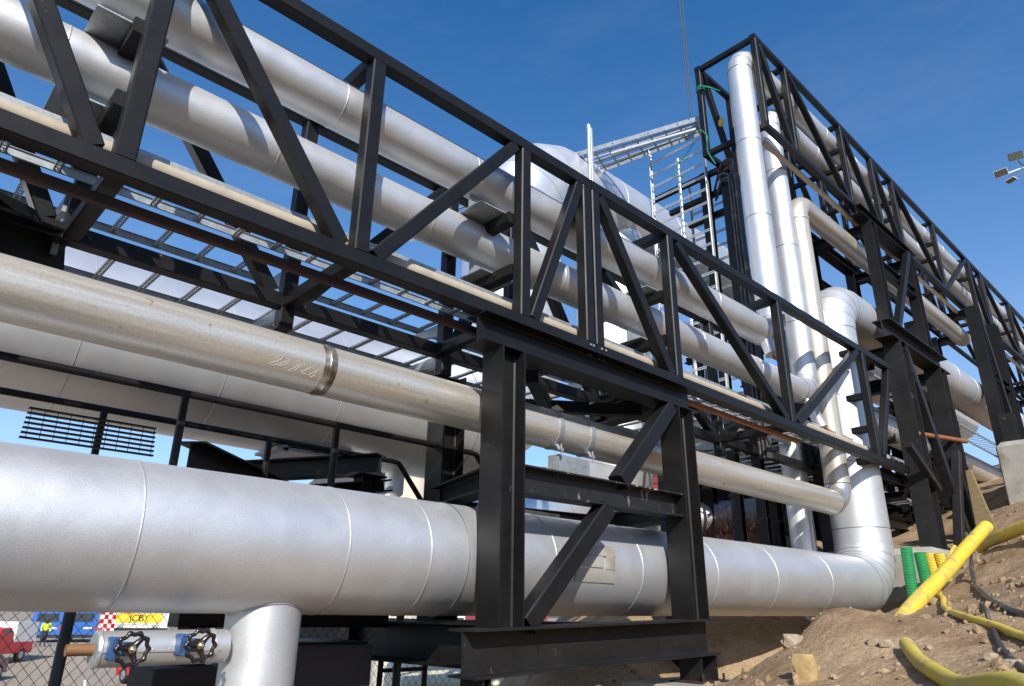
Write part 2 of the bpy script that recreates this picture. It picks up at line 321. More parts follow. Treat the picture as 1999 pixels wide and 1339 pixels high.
hb = B(); prof = [(-1200+3000*i/60, 10+22*(noise.noise(V((i*.22, 0, 3)))+.5)) for i in range(61)]
hb.loft([[(px, 1300, -10) for px, h in prof], [(px, 1500, h) for px, h in prof], [(px, 1900, -10) for px, h in prof]], False, False, closed=False)
hb.loft([[(-220+12*i, -70-8*math.sin(i*.7), -5) for i in range(31)], [(-220+12*i, -78-8*math.sin(i*.7), 11+7*noise.noise(V((i*.4, 1, 9)))) for i in range(31)], [(-220+12*i, -130, 19+8*noise.noise(V((i*.3, 4, 9)))) for i in range(31)], [(-220+12*i, -200, -6) for i in range(31)]], False, False, closed=False)
M['hill'] = mat('far_hill', (.07, .08, .05), .95, 0, .3, .01); struct('far_hills', hb, 'hill')

# ------------------------------------------------------------------ box trusses
def truss(root, x0, x1, yf, yb, zb, zt, s, posts, diags, cross, mid=(), stubs=(), back=None, d=None, zt2=None):
    d = d or s
    put('bottom_chord', B().bar((x0, yf+s/2, zb-s/2), (x1, yf+s/2, zb-s/2), s, s), 'black', root)
    put('bottom_chord', B().bar((x0, yb+s/2, zb-s/2), (x1, yb+s/2, zb-s/2), s, s), 'black', root)
    put('top_chord', B().bar((x0, yf+s/2, zt-s/2), (x1, yf+s/2, zt-s/2), s, s), 'black', root)
    put('top_chord', B().bar((x0, yb+s/2, zt-s/2), (x1, yb+s/2, zt-s/2), s, s), 'black', root)
    for y in (yf, yb):
        ps = posts if y == yf or back is None else back
        for px in ps:
            lo = zb
            put('post', B().bar((px, y+s/2, lo-.001), (px, y+s/2, zt-s+.001), d, d, (0, 1, 0), .010), 'black', root)
            if y == yb and any(abs(px-q) < .02 for q in stubs):
                put('post_stub', B().bar((px, y+s/2, zb-s+.001), (px, y+s/2, zb-s-.17), d, d, (0, 1, 0)), 'black', root)
        for a, za, b2, zb2 in diags:
            za_ = zt-s-.005 if za else zb+.005; zb_ = zt-s-.005 if zb2 else zb+.005
            put('diagonal', B().bar((a, y+s/2+.003, za_), (b2, y+s/2+.003, zb_), d*.96, d*.96, (0, 1, 0), .010), 'black', root)
    for px in cross[0]: put('cross_bar', B().bar((px, yf+s, zt-s/2), (px, yb, zt-s/2), d*.9, s*.9), 'black', root)
    for px in cross[1]: put('cross_bar', B().bar((px, yf+s, zb-s/2), (px, yb, zb-s/2), d*.9, s*.9), 'black', root)
    for px, z in mid: put('pipe_bearer', B().bar((px, yf+s, z), (px, yb, z), s*.9, s*.9), 'black', root)
s = .118
T1 = thing('box_truss', 'black steel box truss on the left, its two pipes ending at the doubled posts', 'truss', (1, 4, 2.3))
truss(T1, -2.6, 4.855, 4.0, 5.07, 2.42, 4.235, s, [-1.2, .72, 2.29, 3.93, 4.79], [(.56, 0, -.35, 1), (-.6, 1, -1.1, 0), (.86, 1, 2.14, 0), (2.42, 0, 3.80, 1), (4.05, 0, 4.70, 1)],
      ([.72, 2.29], [.72, 2.29, 3.85]), [(.66, 3.42), (3.86, 3.40), (.66, 2.86), (3.9, 2.88)], stubs=(2.29, 3.93))
T2 = thing('box_truss', 'black steel box truss right of the doubled posts, ending at the silver risers', 'truss', (8, 4, 2.3))
truss(T2, 4.865, 12.9, 4.0, 5.07, 2.42, 4.235, s, [4.93, 6.25, 8.85, 11.7], [(5.03, 1, 6.13, 0), (6.40, 1, 8.70, 0), (9.0, 0, 11.52, 1), (12.85, 1, 11.9, 0)],
      ([6.25, 8.85, 11.7], [4.93, 6.25, 8.85, 11.7]), [(6.22, 3.40), (6.22, 2.86), (11.7, 3.4), (11.7, 2.86)], stubs=(6.25, 8.85))
put('bolt_plate', B().box((4.86, 4.06, 2.298), (.26, .14, .012)), 'rust', T2)
for bx in (4.76, 4.80, 4.92, 4.98):
    put('bolt', B().cyl((bx, 4.02, 2.33), (bx, 4.02, 2.275), .009, 8), 'galvl', T2)
    put('bolt', B().cyl((bx, 3.992, 2.37), (bx, 3.98, 2.37), .010, 6), 'galvl', T2)
sb = .10
T3 = thing('box_truss', 'high black box truss starting beside the tall silver riser', 'truss', (15, 4.1, 7.5))
truss(T3, 9.50, 22.4, 4.1, 5.2, 7.62, 9.47, sb, [9.56, 10.62, 12.95, 14.5, 15.7, 18.4, 21.2, 22.34], [(9.70, 1, 10.52, 0), (10.75, 1, 12.82, 0), (13.08, 1, 14.38, 0), (14.62, 1, 15.58, 0), (15.82, 1, 18.28, 0), (18.52, 0, 21.05, 1), (21.3, 1, 22.25, 0)],
      ([9.56, 10.62, 12.95, 15.7, 18.4, 21.2], [9.56, 12.95, 15.7, 18.4, 21.2]), [(10.62, 8.86), (12.95, 8.86), (15.7, 8.86), (18.4, 8.86), (21.2, 8.86), (10.9, 8.46), (12.95, 8.46), (15.7, 8.46), (18.4, 8.46)], d=.105)
T4 = thing('box_truss', 'farthest high black box truss, running off the right edge', 'truss', (28, 4.1, 7.5))
truss(T4, 22.42, 40, 4.1, 5.2, 7.62, 9.47, sb, [22.5, 25.3, 28.1, 31, 34, 37], [(22.62, 1, 25.18, 0), (25.42, 1, 28.0, 0), (28.22, 1, 30.9, 0), (31.1, 1, 33.9, 0), (34.1, 1, 36.9, 0)], ([22.5, 25.3, 28.1, 31, 34], [22.5, 25.3, 28.1, 31]), [(25.3, 8.86), (28.1, 8.86), (25.3, 8.46), (28.1, 8.46)], d=.105)

# ------------------------------------------------------------------ insulated pipes
p1 = thing('insulated_pipe', 'upper silver clad pipe high in the near truss, turning into the tallest riser', 'pipe', (4, 4.4, 3.6), 'silver clad pipes carried in the trusses')
clad_pipe(p1, [(-2.6, 4.4, 3.85), (9.4, 4.4, 3.85), (9.4, 4.4, 9.08), (40, 4.4, 9.12)], .198, .34, [[-1.9, -.6, .8, 2.145, 3.515, 4.856, 6.3, 7.634, 8.9], [4.426, 5.841, 7.249], None], m='clad')
p9 = thing('insulated_riser', 'upright silver clad pipe standing behind the beige pipe, next to the fat riser', 'pipe', (11.5, 5.35, -1))
clad_pipe(p9, [(11.5, 5.35, -.9), (11.5, 5.35, 3.2), (11.5, 8, 3.25)], .172, .3, [[.5, 1.9], None], m='clad')
for x in (.62, 3.74): shoe(p1, x, 4.33, 3.462, .2, 3.85)
shoe(p1, 6.2, 4.33, 3.462, .2, 3.85)
put('drain_stub', B().lathe((9.0, 4.34, 3.72), (-.1, -.28, -.95), [(0, .085), (.26, .085), (.265, .09), (.29, .09), (.30, .06)], 24), 'clad2', p1)
put('drain_pipe', B().cyl((8.99, 4.25, 3.42), (9.02, 4.15, 3.30), .021, 12), 'rusto', p1)
p2 = thing('insulated_pipe', 'lower silver clad pipe inside the near truss, turning into the second riser', 'pipe', (4, 4.6, 3.1), 'silver clad pipes carried in the trusses')
clad_pipe(p2, [(-2.6, 4.6, 3.313), (10.72, 4.6, 3.313), (10.72, 4.6, 8.72), (40, 4.6, 8.74)], .193, .34, [[-1.1, .334, 1.768, 3.214, 4.9, 6.159, 7.505, 8.983], [4.513, 5.902, 7.408], None], m='clad')
for x in (.55, 3.93, 6.3): shoe(p2, x, 4.52, 2.925, .193, 3.313)
put('drain_stub', B().lathe((10.45, 4.5, 3.15), (0, -.35, -.93), [(0, .05), (.2, .06), (.24, .085), (.5, .085), (.51, .05)], 20), 'clad2', p2)
put('drain_pipe', B().cyl((10.45, 4.31, 2.72), (10.62, 4.2, 2.55), .024, 10), 'rusto', p2)
put('drip_pipe', B().cyl((11.78, 5.3, 3.0), (11.78, 5.3, -.6), .06, 14), 'clad2', p9)
# the fat low pipe
p3 = thing('large_insulated_pipe', 'fat silver clad pipe low in the foreground with two handwheels', 'pipe', (4, 4.6, 0))
clad_pipe(p3, [(-2.6, 4.64, .408), (3.55, 4.62, .42), (12.0, 4.6, .50), (12.0, 4.6, 5.33), (40, 4.6, 5.36)], .424, [0, .9, .62, .62, 0], [[-.1, 1.244, 2.529, 3.196], [4.495, 5.667, 6.974, 8.279, 9.739], [1.35, 2.382, 3.485, 4.7], None], gores=5, m='clad', n=72)
leg = put('pipe_leg', B().lathe((2.207, 4.63, .12), (0, 0, -1), [(0, .232), (4.6, .232)], 56), 'clad', p3)
sw = []
for i in range(61):
    t = 2*math.pi*i/60; dy = .234*math.sin(t); sw.append((2.207+.236*math.cos(t), 4.63+dy, .416-math.sqrt(.4275**2-dy*dy)))
put('saddle_seam', B().tube(sw, .006, 6, False), 'bead', leg, ang=80)
nz0 = V((1.235, 4.58, -.196)); nzd = V((1, 0, .012)).normalized()
noz = put('nozzle', B().lathe(nz0, nzd, [(0, .088), (.004, .095), (.018, .101), (.026, .094), (.42, .094), (.62, .094), (.628, .101), (.642, .101), (.65, .094), (.72, .094)], 40), 'clad2', p3)
put('nozzle_end', B().lathe(nz0-nzd*.0, nzd, [(-.001, .087), (.02, .05)], 40), 'galv', noz)
put('lap_seam', B().box(nz0+nzd*.33+V((0, -.0945, -.012)), (.66, .008, .010)), 'bead', noz)
for q in (.07, .28, .37, .48, .6):
    put('rivet', B().lathe(nz0+nzd*q+V((0, -.094, -.001)), (0, -1, 0), [(0, .006), (.004, .004)], 8), 'galvl', noz)
put('drain_pipe', B().cyl(nz0-nzd*.13, nz0+nzd*.02, .030, 18), 'stub', p3)
def handwheel(x, yy, z, k):
    v = put('valve', B().bar((x-.05, yy+.20, z), (x-.05, yy+.10, z), .048, .115).bar((x-.028, yy+.12, z), (x-.008, yy+.055, z), .04, .07).cyl((x-.05, yy+.20, z+.05), (x-.05, yy+.085, z+.05), .008, 8).cyl((x-.05, yy+.20, z-.05), (x-.05, yy+.085, z-.05), .008, 8), 'blue', p3, bevel=.006)
    b = B(); n = 60; rings = []
    for i in range(n):
        t = 2*math.pi*i/n; Rr = .0765+.005*math.cos(10*t); d = V((math.cos(t), 0, math.sin(t)))
        rr = .0125+.0015*math.cos(10*t)
        rings.append([V((x, yy, z))+d*(Rr+rr*math.cos(a))+V((0, 1, 0))*rr*math.sin(a) for a in [2*math.pi*q/10 for q in range(10)]])
    rings.append(rings[0]); b.loft(rings, False, False)
    for q in range(3):
        t = k+q*2*math.pi/3; d = V((math.cos(t), 0, math.sin(t)))
        b.tube([V((x, yy+.02, z))+d*.012, V((x, yy+.016, z))+d*.04, V((x, yy, z))+d*.070], [.024, .017, .012], 10)
    b.lathe((x, yy+.055, z), (0, -1, 0), [(0, .034), (.02, .036), (.04, .031), (.053, .024)], 20)
    put('handwheel', b, 'rubber', v, ang=50)
    put('nut', B().lathe((x, yy+.004, z), (0, -1, 0), [(0, .021), (.008, .021), (.009, .013), (.02, .012), (.024, .006)], 6), 'brass', v, ang=20)
    put('stem', B().cyl((x, yy+.06, z), (x, yy-.028, z), .007, 10), 'galv', v)
handwheel(1.351, 4.31, -.187, .9); handwheel(1.705, 4.31, -.173, .9)
# saddle plates seen behind the front frame
for (xa, xb, za, zb_) in ((4.66, 5.26, .60, .51), (5.12, 5.24, .51, .40), (4.7, 5.08, .505, .41), (4.72, 5.26, .395, .285)):
    def onp(x, z, off=.012):
        dz = z-.45; return V((x, 4.615-math.sqrt(max(0, (.424+off)**2-dz*dz)), z))
    b = B(); q = [[onp(xa, za+(zb_-za)*k/4), onp(xb, za+(zb_-za)*k/4), onp(xb, za+(zb_-za)*k/4, -.01), onp(xa, za+(zb_-za)*k/4, -.01)] for k in range(5)]
    put('saddle_plate', b.loft(q), 'conc', p3, label='pale flat plate on the front of the pipe')
# bare stainless pipe
p4 = thing('stainless_pipe', 'long beige bare steel pipe with chalk date and a burnt weld ring', 'pipe', (4, 4.5, 1.4))
Rb = .183; zb4 = 1.648
put('pipe_length', B().lathe((-2.6, 4.5, zb4), (1, 0, 0), [(0, Rb), (4.92, Rb)], 56), 'steel', p4)
put('pipe_length', B().lathe((2.34, 4.5, zb4), (1, 0, 0), [(0, Rb), (8.48, Rb)], 56), 'steel', p4)
put('weld_ring', B().lathe((2.30, 4.5, zb4), (1, 0, 0), [(-.03, Rb+.0008), (.01, Rb+.002), (.016, Rb+.006), (.028, Rb+.006), (.034, Rb+.002), (.07, Rb+.0008)], 56), 'weld', p4)
put('elbow', steel_elbow((10.82, 4.5, zb4), None, (1, 0, 0), (0, 0, 1), .30, Rb+.002), 'elbow', p4)
put('weld_ring', B().torus((10.82, 4.5, zb4), (1, 0, 0), Rb, .007, 48), 'weld', p4); put('weld_ring', B().torus((11.12, 4.5, 1.948), (0, 0, 1), Rb, .008, 48), 'weld', p4)
put('riser', B().lathe((11.12, 4.5, 1.948), (0, 0, 1), [(0, Rb), (4.68, Rb)], 48), 'steelr', p4)
put('weld_ring', B().lathe((11.12, 4.5, 6.56), (0, 0, 1), [(0, Rb), (.005, Rb+.012), (.05, Rb+.012), (.06, Rb)], 48), 'steelr', p4)
put('elbow', steel_elbow((11.12, 4.5, 6.628), None, (0, 0, 1), (1, 0, 0), .34, Rb+.002), 'steelr', p4)
put('pipe_length', B().lathe((11.46, 4.5, 6.968), (1, 0, 0), [(0, Rb), (8.6, Rb)], 48), 'steel', p4)
put('pipe_cap', B().lathe((20.06, 4.5, 6.968), (1, 0, 0), [(0, Rb), (.03, Rb+.01), (.5, Rb+.01)], 40), 'conduit', p4)
# chalk date on the pipe, drawn as strokes a millimetre proud of the steel
def chalk(strokes):
    b = B()
    for st in strokes:
        pts = []
        for px, pz in st:
            X = 1.87+px*.36; a = R_(194+pz*31)
            pts.append((X, 4.5+math.cos(a)*(Rb+.0012), zb4+math.sin(a)*(Rb+.0012)))
        b.tube(pts, .0014, 5)
    put('chalk_mark', b, 'chalk', p4, label='chalk date reading 80-11-28')
cx = lambda x: (x-250)/1040.; cz = lambda x, y: (y-340-(x-250)*.30)/300.
def ST(*p): return [(cx(x), cz(x, y)) for x, y in p]
chalk([ST((405, 440), (415, 385), (460, 375), (500, 420), (480, 460), (430, 480), (330, 520), (260, 550), (380, 580), (440, 570), (450, 530), (430, 480), (405, 440)), ST((600, 500), (650, 495), (640, 530), (560, 580), (480, 600), (500, 550), (560, 510), (600, 500)), ST((690, 590), (715, 605)),
       ST((880, 570), (800, 640), (690, 720)), ST((930, 590), (870, 650), (810, 720)), ST((975, 570), (975, 610)), ST((1120, 650), (1060, 690), (960, 750), (980, 785), (1070, 800)), ST((1130, 660), (1200, 720), (1230, 750), (1290, 710), (1240, 780), (1260, 820), (1190, 880), (1140, 840), (1150, 800), (1230, 760))])
def clamp_band(x):
    b = B(); pts = []
    for k in range(21):
        a = R_(90+15+k*8.6); pts.append(V((0, math.cos(a), math.sin(a))))
    rings = []
    for p in pts: rings.append([V((x+dx, 4.5, zb4))+p*(Rb+r) for dx, r in ((-.028, .001), (.028, .001), (.028, .010), (-.028, .010))])
    b.loft(rings)
    e = V((x, 4.5, zb4))+pts[16]*(Rb+.005)
    b.tube([e, e+V((0, -.03, -.01)), e+V((.0, -.05, -.05)), e+V((0, -.09, -.055))], [.02, .016, .016, .02], 8)
    b.cyl(e+V((0, -.075, .0)), e+V((0, -.075, -.10)), .008, 8)
    return b
stand = thing('pipe_clamp_stand', 'grey galvanised double clamp holding the beige pipe above the middle rail', 'pipe clamp', (4.9, 4.45, 1.15))
for x in (4.72, 5.16): put('clamp_band', clamp_band(x), 'galv', stand)
b = B(); b.box((4.96, 4.40, 1.28), (.42, .012, .24)); b.box((4.96, 4.46, 1.16), (.46, .2, .014)); b.box((4.75, 4.46, 1.28), (.012, .14, .24)); b.box((5.17, 4.46, 1.28), (.012, .14, .24)); put('stand_plate', b, 'galv', stand)
# very large pipes behind
p5 = thing('huge_insulated_pipe', 'huge silver clad expansion loop behind the near truss', 'pipe', (4, 8.4, 1.5))
clad_pipe(p5, [(-5, 8.4, 2.772), (7.86, 8.4, 2.772), (7.86, 8.4, 8.03), (34, 8.4, 8.03)], .894, [0, 1.38, 1.38, 0], [[-1.9, -.36, 1.37, 2.81, 4.26, 5.7], None, [10.3, 12.2, 14.4, 16.3, 18.6, 21.6]], gores=6, m='clad3', n=72)
clad_pipe(p5, [(10.7, 8.4, 8.03), (10.7, 8.4, 1.86), (11.0, 14.5, 1.7)], .745, [0, 1.14, 0], [None, None], gores=6, m='clad3', n=60)
put('small_drain', B().tube([(5.7, 8.4, 1.94), (5.7, 8.4, 1.62), (5.46, 8.4, 1.42), (4.8, 8.46, .74)], .12, 20), 'clad3', p5)
bb = B(); bb.box((4.26, 8.34, 1.86), (1.08, .6, .036)); bb.box((3.84, 8.34, 1.94), (.06, .6, .24)); bb.box((4.68, 8.34, 1.94), (.06, .6, .24)); put('pipe_shoe', bb, 'galv', p5)
p6 = thing('cross_pipe', 'silver clad pipe crossing low behind the beige pipe near the twigs', 'pipe', (11.5, 8, 1.2))
clad_pipe(p6, [(10.4, 9.4, 1.55), (13.9, 6.9, 2.05)], .30, .3, None, m='clad')
# rails and conduits laid in the truss
cd = thing('thin_conduit', 'thin beige conduit lying along the bottom chord of the near truss', 'conduit', (4, 4.22, 2.5))
for a, b_ in ((-2.6, 2.1), (2.16, 6.05), (6.15, 9.05), (9.12, 12.6)):
    put('conduit_length', B().cyl((a, 4.23, 2.545), (b_, 4.23, 2.545), .062, 20), 'conduit', cd)
for x in (2.13, 6.1, 9.08):
    put('coupling', B().lathe((x-.05, 4.23, 2.545), (1, 0, 0), [(0, .068), (.02, .068), (.021, .055), (.05, .055), (.051, .07), (.1, .07)], 16), 'conduit', cd)
rs = thing('rusty_angle', 'long rust brown steel angle hung under the near truss', 'steel angle', (4, 4.3, 2.25))
put('angle_bar', B().bar((-2.6, 4.215, 2.215), (3.75, 4.215, 2.215), .055, .065), 'rust', rs); put('angle_bar', B().bar((6.4, 4.19, 2.255), (9.3, 4.19, 2.255), .05, .06), 'rusto', rs)  # shade and sun put into the rust colour: left length darkened, right one orange
cd2 = thing('thin_conduit', 'thin beige conduit slung just under the high truss', 'conduit', (20, 4.34, 7.4))
for a, b_ in ((9.8, 13.2), (13.25, 18.5), (18.55, 26), (26.05, 38)): put('conduit_length', B().cyl((a, 4.33, 7.47), (b_, 4.33, 7.47), .045, 16), 'conduit', cd2)
for x in (13.22, 18.52): put('coupling', B().lathe((x-.06, 4.33, 7.47), (1, 0, 0), [(0, .058), (.03, .058), (.031, .046), (.07, .046), (.071, .06), (.12, .06)], 14), 'conduit', cd2)
# ladder trays
rungB = B(); 
def ladder(root, p0, p1, side, wdt, z_up, sp, hh=.06, slots=True, m='galv', lip=True):
    p0 = V(p0); p1 = V(p1); a = (p1-p0).normalized(); sd = V(side).normalized(); up = V(z_up)
    for k in (0, 1):
        b = B(); o = sd*wdt*k; inw = 1 if k == 0 else -1
        b.bar(p0+o, p1+o, .008, hh, up, .001)
        for e in (-1, 1): b.bar(p0+o+up*hh/2*e+sd*.008*inw, p1+o+up*hh/2*e+sd*.008*inw, .016, .005, up, .001)
        put('side_rail', b, m, root)
    n = int((p1-p0).length/sp); rung = None
    for i in range(n):
        c = p0+a*(sp*(i+.4))
        if rung is None:
            b = B(); c0 = c-up*hh*.25
            if slots:
                for e in (-1, 1): b.bar(c0+a*.017*e, c0+sd*wdt+a*.017*e, .012, .018, up, .001)
                k = max(4, int(wdt/.04))
                for q in range(k+1): b.box(c0+sd*wdt*q/k, (.024, .011, .004), (a, sd, up))
                b.bar(c0+up*.012, c0+sd*wdt+up*.012, .004, .012, up, .0005)
            else: b.bar(c0, c0+sd*wdt, .03, .018, up, .002)
            rung = put('rung', b, m, root)
        else: copy_part(rung, root, a*(sp*i))
t0 = thing('cable_ladder', 'galvanised cable ladder lying inside the near truss under the lower pipe', 'cable tray', (4, 4.4, 2.6), 'galvanised cable ladders')
ladder(t0, (-2.6, 4.36, 2.70), (12.4, 4.36, 2.70), (0, 1, 0), .56, (0, 0, 1), .30)
t1 = thing('cable_ladder', 'galvanised cable ladder on brackets just above the back chord of the near truss', 'cable tray', (4, 5.3, 2.7), 'galvanised cable ladders')
ladder(t1, (-2.6, 5.25, 2.745), (12.4, 5.25, 2.745), (0, 1, 0), .39, (0, 0, 1), .32)
t2 = thing('cable_ladder', 'galvanised cable ladder on brackets below the back chord of the near truss', 'cable tray', (4, 5.3, 2.3), 'galvanised cable ladders')
ladder(t2, (-2.6, 5.24, 2.42), (12.4, 5.24, 2.42), (0, 1, 0), .64, (0, 0, 1), .32)
for t_, z in ((t1, 2.62), (t2, 2.29)):
    for x in (.66, 2.29, 3.93, 6.25, 8.85):
        b = B(); b.loft([[V((x-.02, yy, z+.06)), V((x+.02, yy, z+.06)), V((x+.02, yy, z-h)), V((x-.02, yy, z-h))] for yy, h in ((5.19, .07), (5.30, .05), (5.66, -.01), (5.85, -.03))]); put('bracket_arm', b, 'galv', t_)
t3 = thing('cable_ladder', 'galvanised cable ladder standing upright behind the tallest riser', 'cable tray', (9.75, 5.9, 3), 'galvanised cable ladders')
ladder(t3, (9.78, 5.42, 2.9), (9.78, 5.42, 8.5), (0, 1, 0), 1.16, (1, 0, 0), .27, hh=.07, m='galvl')
put('middle_rail', B().bar((9.86, 6.02, 3.0), (9.86, 6.02, 8.05), .05, .04, (1, 0, 0)), 'galvl', t3)
t4 = thing('cable_ladder', 'long galvanised cable tray slung in the air from the top of the upright ladder', 'cable tray', (9, 8, 8.3), 'galvanised cable ladders')
for k, (pa, pb, w0, w1) in enumerate((((9.66, 5.36, 8.48), (8.75, 8.0, 8.47), .40, .72), ((8.75, 8.0, 8.47), (7.4, 12.2, 8.42), .72, 1.05))):
    pa = V(pa); pb = V(pb); sd = V((1, .3, 0)).normalized(); dz = V((0, 0, -.16))
    b = B(); b.bar(pa, pb, .008, .10, ch=.001); b.bar(pa+sd*.018+V((0, 0, .048)), pb+sd*.018+V((0, 0, .048)), .03, .006, ch=.001); put('side_rail', b, 'galv', t4)
    qa = pa+sd*w0+dz*(w0-.3); qb = pb+sd*w1+dz*(w1-.3)
    b = B(); b.bar(qa, qb, .008, .10, ch=.001); b.bar(qa-sd*.02+V((0, 0, .048)), qb-sd*.02+V((0, 0, .048)), .03, .006, ch=.001); put('side_rail', b, 'galv', t4)
    nq = 10 if k == 0 else 15
    for q in range(nq): put('rung', B().bar(pa.lerp(pb, (q+.4)/nq)-V((0, 0, .04)), qa.lerp(qb, (q+.4)/nq)-V((0, 0, .04)), .035, .012, ch=.001), 'galv', t4)
    for f_ in (.2, .36, .55, .8): put('inner_strip', B().bar(pa.lerp(qa, f_)-V((0, 0, .02)), pb.lerp(qb, f_*.9)-V((0, 0, .02)), .05 if f_ == .55 else .022, .03, ch=.001), 'galvl' if f_ < .5 else 'galv', t4)
    for q in (.15, .35, .6, .85): put('bolt', B().cyl(pa.lerp(pb, q)-sd*.012, pa.lerp(pb, q)+sd*.02, .012, 6), 'cable', t4)
put('spare_rail', B().bar((9.62, 5.45, 8.25), (9.0, 6.9, 8.16), .06, .05), 'galvl', t4)
t = thing('cable_ladder', 'second galvanised cable ladder standing behind the upright one', 'cable tray', (10.8, 5.9, 3), 'galvanised cable ladders')
ladder(t, (10.8, 5.5, 2.9), (10.8, 5.5, 8.1), (0, 1, 0), .9, (1, 0, 0), .29, hh=.07, m='galv')
tp = solo('tray_upright', B().bar((7.27, 6.0, 3.4), (7.27, 6.0, 7.36), .045, .06, (1, 0, 0)).bar((7.33, 6.0, 3.4), (7.33, 6.0, 7.33), .02, .05, (1, 0, 0)), 'galvl', 'bright galvanised channel standing upright behind the doubled posts', 'support post')
for zz, yy, nm in ((5.35, 5.6, 'lower'), (4.4, 5.5, 'bottom')):
    t = thing('cable_ladder', f'galvanised cable ladder under the high truss, the {nm} of its two', 'cable tray', (22, yy, zz), 'galvanised cable ladders')
    ladder(t, (13, yy, zz), (33, yy, zz), (0, 1, 0), .5, (0, 0, 1), .33, slots=False)
t = thing('cable_ladder', 'galvanised cable ladder close under the high truss, topmost of the three there', 'cable tray', (22, 5.3, 6.3), 'galvanised cable ladders')
ladder(t, (11.4, 5.25, 6.2), (33, 5.25, 6.2), (0, 1, 0), .6, (0, 0, 1), .33, slots=False)
# dark bars and cable bundle beside the upright ladder
for k, (y0, y1, z, lab) in enumerate(((6.70, 5.3, 7.48, 'topmost'), (6.38, 5.3, 7.08, 'middle'), (6.04, 5.3, 6.70, 'lowest'))):
    solo('tray_bearer', B().bar((9.98+.06*k, y0, z), (9.98+.06*k, y1-.3, z), .09, .10), 'black', f'black square bar through the upright cable ladder, {lab} of three', 'steel bar', 'black bars behind the upright ladder')
cb = thing('cable_bundle', 'bundle of thick black cables hanging beside the tallest riser', 'cables', (9.9, 5.1, 3))
for k in range(9):
    ox = 9.72+.05*(k % 3)+random.uniform(-.01, .01); oy = 4.86+.055*(k//3)
    top = 7.4-.12*(k % 4)
    pts = spline([(ox, oy, 2.2), (ox+.01, oy+random.uniform(-.02, .02), 4), (ox-.01, oy, 6), (ox, oy, top-.2), (ox+.02, oy+.05, top), (ox+.1, oy+.25, top+.06), (ox+.35, oy+.5, top-.05)], 6)
    put('cable', B().tube(pts, .021, 8), 'cable', cb)
for k, (y, h) in enumerate(((5.05, 9.4), (5.45, 7.5))):
    solo('steel_post', B().ibeam((9.95, y+.1, 1.0), (9.95, y+.1, 7.5), .14, .14, .01, .008, (1, 0, 0)), 'black', ['black steel post behind the tallest riser, nearer to it', 'black steel post behind the cable bundle, away from the riser'][k], 'post', 'posts behind the risers')

# ------------------------------------------------------------------ trestles
TA = thing('trestle', 'black H beam trestle in the foreground standing over the fat silver pipe', 'support frame', (4.9, 4.05, -.4), 'black trestles')
for x, z in ((3.71, -.072), (6.15, .001)):
    put('column', B().ibeam((x, 4.03, z), (x, 4.03, 2.03), .255, .245, .016, .012, (1, 0, 0)), 'black', TA)
put('top_beam', B().ibeam((3.42, 4.05, 2.165), (6.42, 4.05, 2.165), .262, .25, .016, .012), 'black', TA)
put('middle_beam', B().ibeam((3.842, 4.03, 1.0), (6.018, 4.03, 1.03), .22, .20, .014, .010), 'blackw', TA)
put('base_beam', B().ibeam((3.34, 4.0, -.238), (6.34, 4.0, -.150), .31, .29, .018, .013), 'blackd', TA)
put('brace', B().bar((3.92, 4.0, -.06), (4.90, 4.0, .885), .155, .15, (0, 1, 0), .012), 'black', TA)
put('brace', B().bar((5.10, 4.0, 1.135), (5.97, 4.0, 2.02), .155, .15, (0, 1, 0), .012), 'black', TA)
for x in (6.05, 6.30): put('stiffener', B().bar((x, 4.0, -.315), (x, 4.0, -.52), .012, .24, (0, 1, 0), .001), 'blackd', TA)
put('base_plate', B().box((6.2, 4.0, -.527), (.5, .34, .014)), 'rust', TA)
for x in (3.5, 3.44): put('stiffener', B().bar((x, 4.0, -.392), (x, 4.0, -.6), .012, .24, (0, 1, 0), .001), 'blackd', TA)
for x, y in ((6.02, 3.86), (6.36, 3.86)): put('anchor_bolt', B().cyl((x, y, -.53), (x, y, -.46), .012, 8), 'rust', TA)
put('cross_beam', B().ibeam((6.17, 4.16, 2.165), (6.27, 5.3, 2.165), .2, .2), 'black', TA)
for x in (3.73, 6.17):
    put('cross_beam', B().ibeam((x, 4.17, 1.0), (x+.3, 5.2, 1.0), .18, .2), 'black', TA)
    put('foot_beam', B().ibeam((x, 4.15, -.20), (x, 9.2, -.20), .31, .29, .018, .013), 'black', TA)
put('column', B().ibeam((4.13, 5.3, -.04), (4.13, 5.3, 2.2), .26, .25, .016, .012, (1, 0, 0)), 'black', TA)
put('column', B().ibeam((7.95, 5.3, -1.0), (7.95, 5.3, 2.2), .34, .3, .016, .012, (1, 0, 0)), 'black', TA)
put('brace', B().bar((4.2, 5.2, .4), (5.2, 5.2, 2.0), .11, .11, (0, 1, 0)), 'black', TA)
put('knee_brace', B().bar((4.3, 4.3, 2.02), (5.6, 5.25, 2.02), .12, .12), 'black', TA); put('knee_brace', B().bar((5.9, 4.3, 2.02), (4.6, 5.25, 2.02), .12, .12), 'black', TA)
solo('concrete_pad', B().box((6.22, 4.02, -1.0), (1.15, .95, .93)), 'conc', 'rough concrete pad under the right foot of the foreground trestle', 'concrete pad', bevel=.02)
solo('concrete_pad', B().box((3.7, 4.05, -1.4), (.8, .9, 1.55)), 'conc', 'concrete pad under the left foot of the foreground trestle', 'concrete pad', bevel=.02)

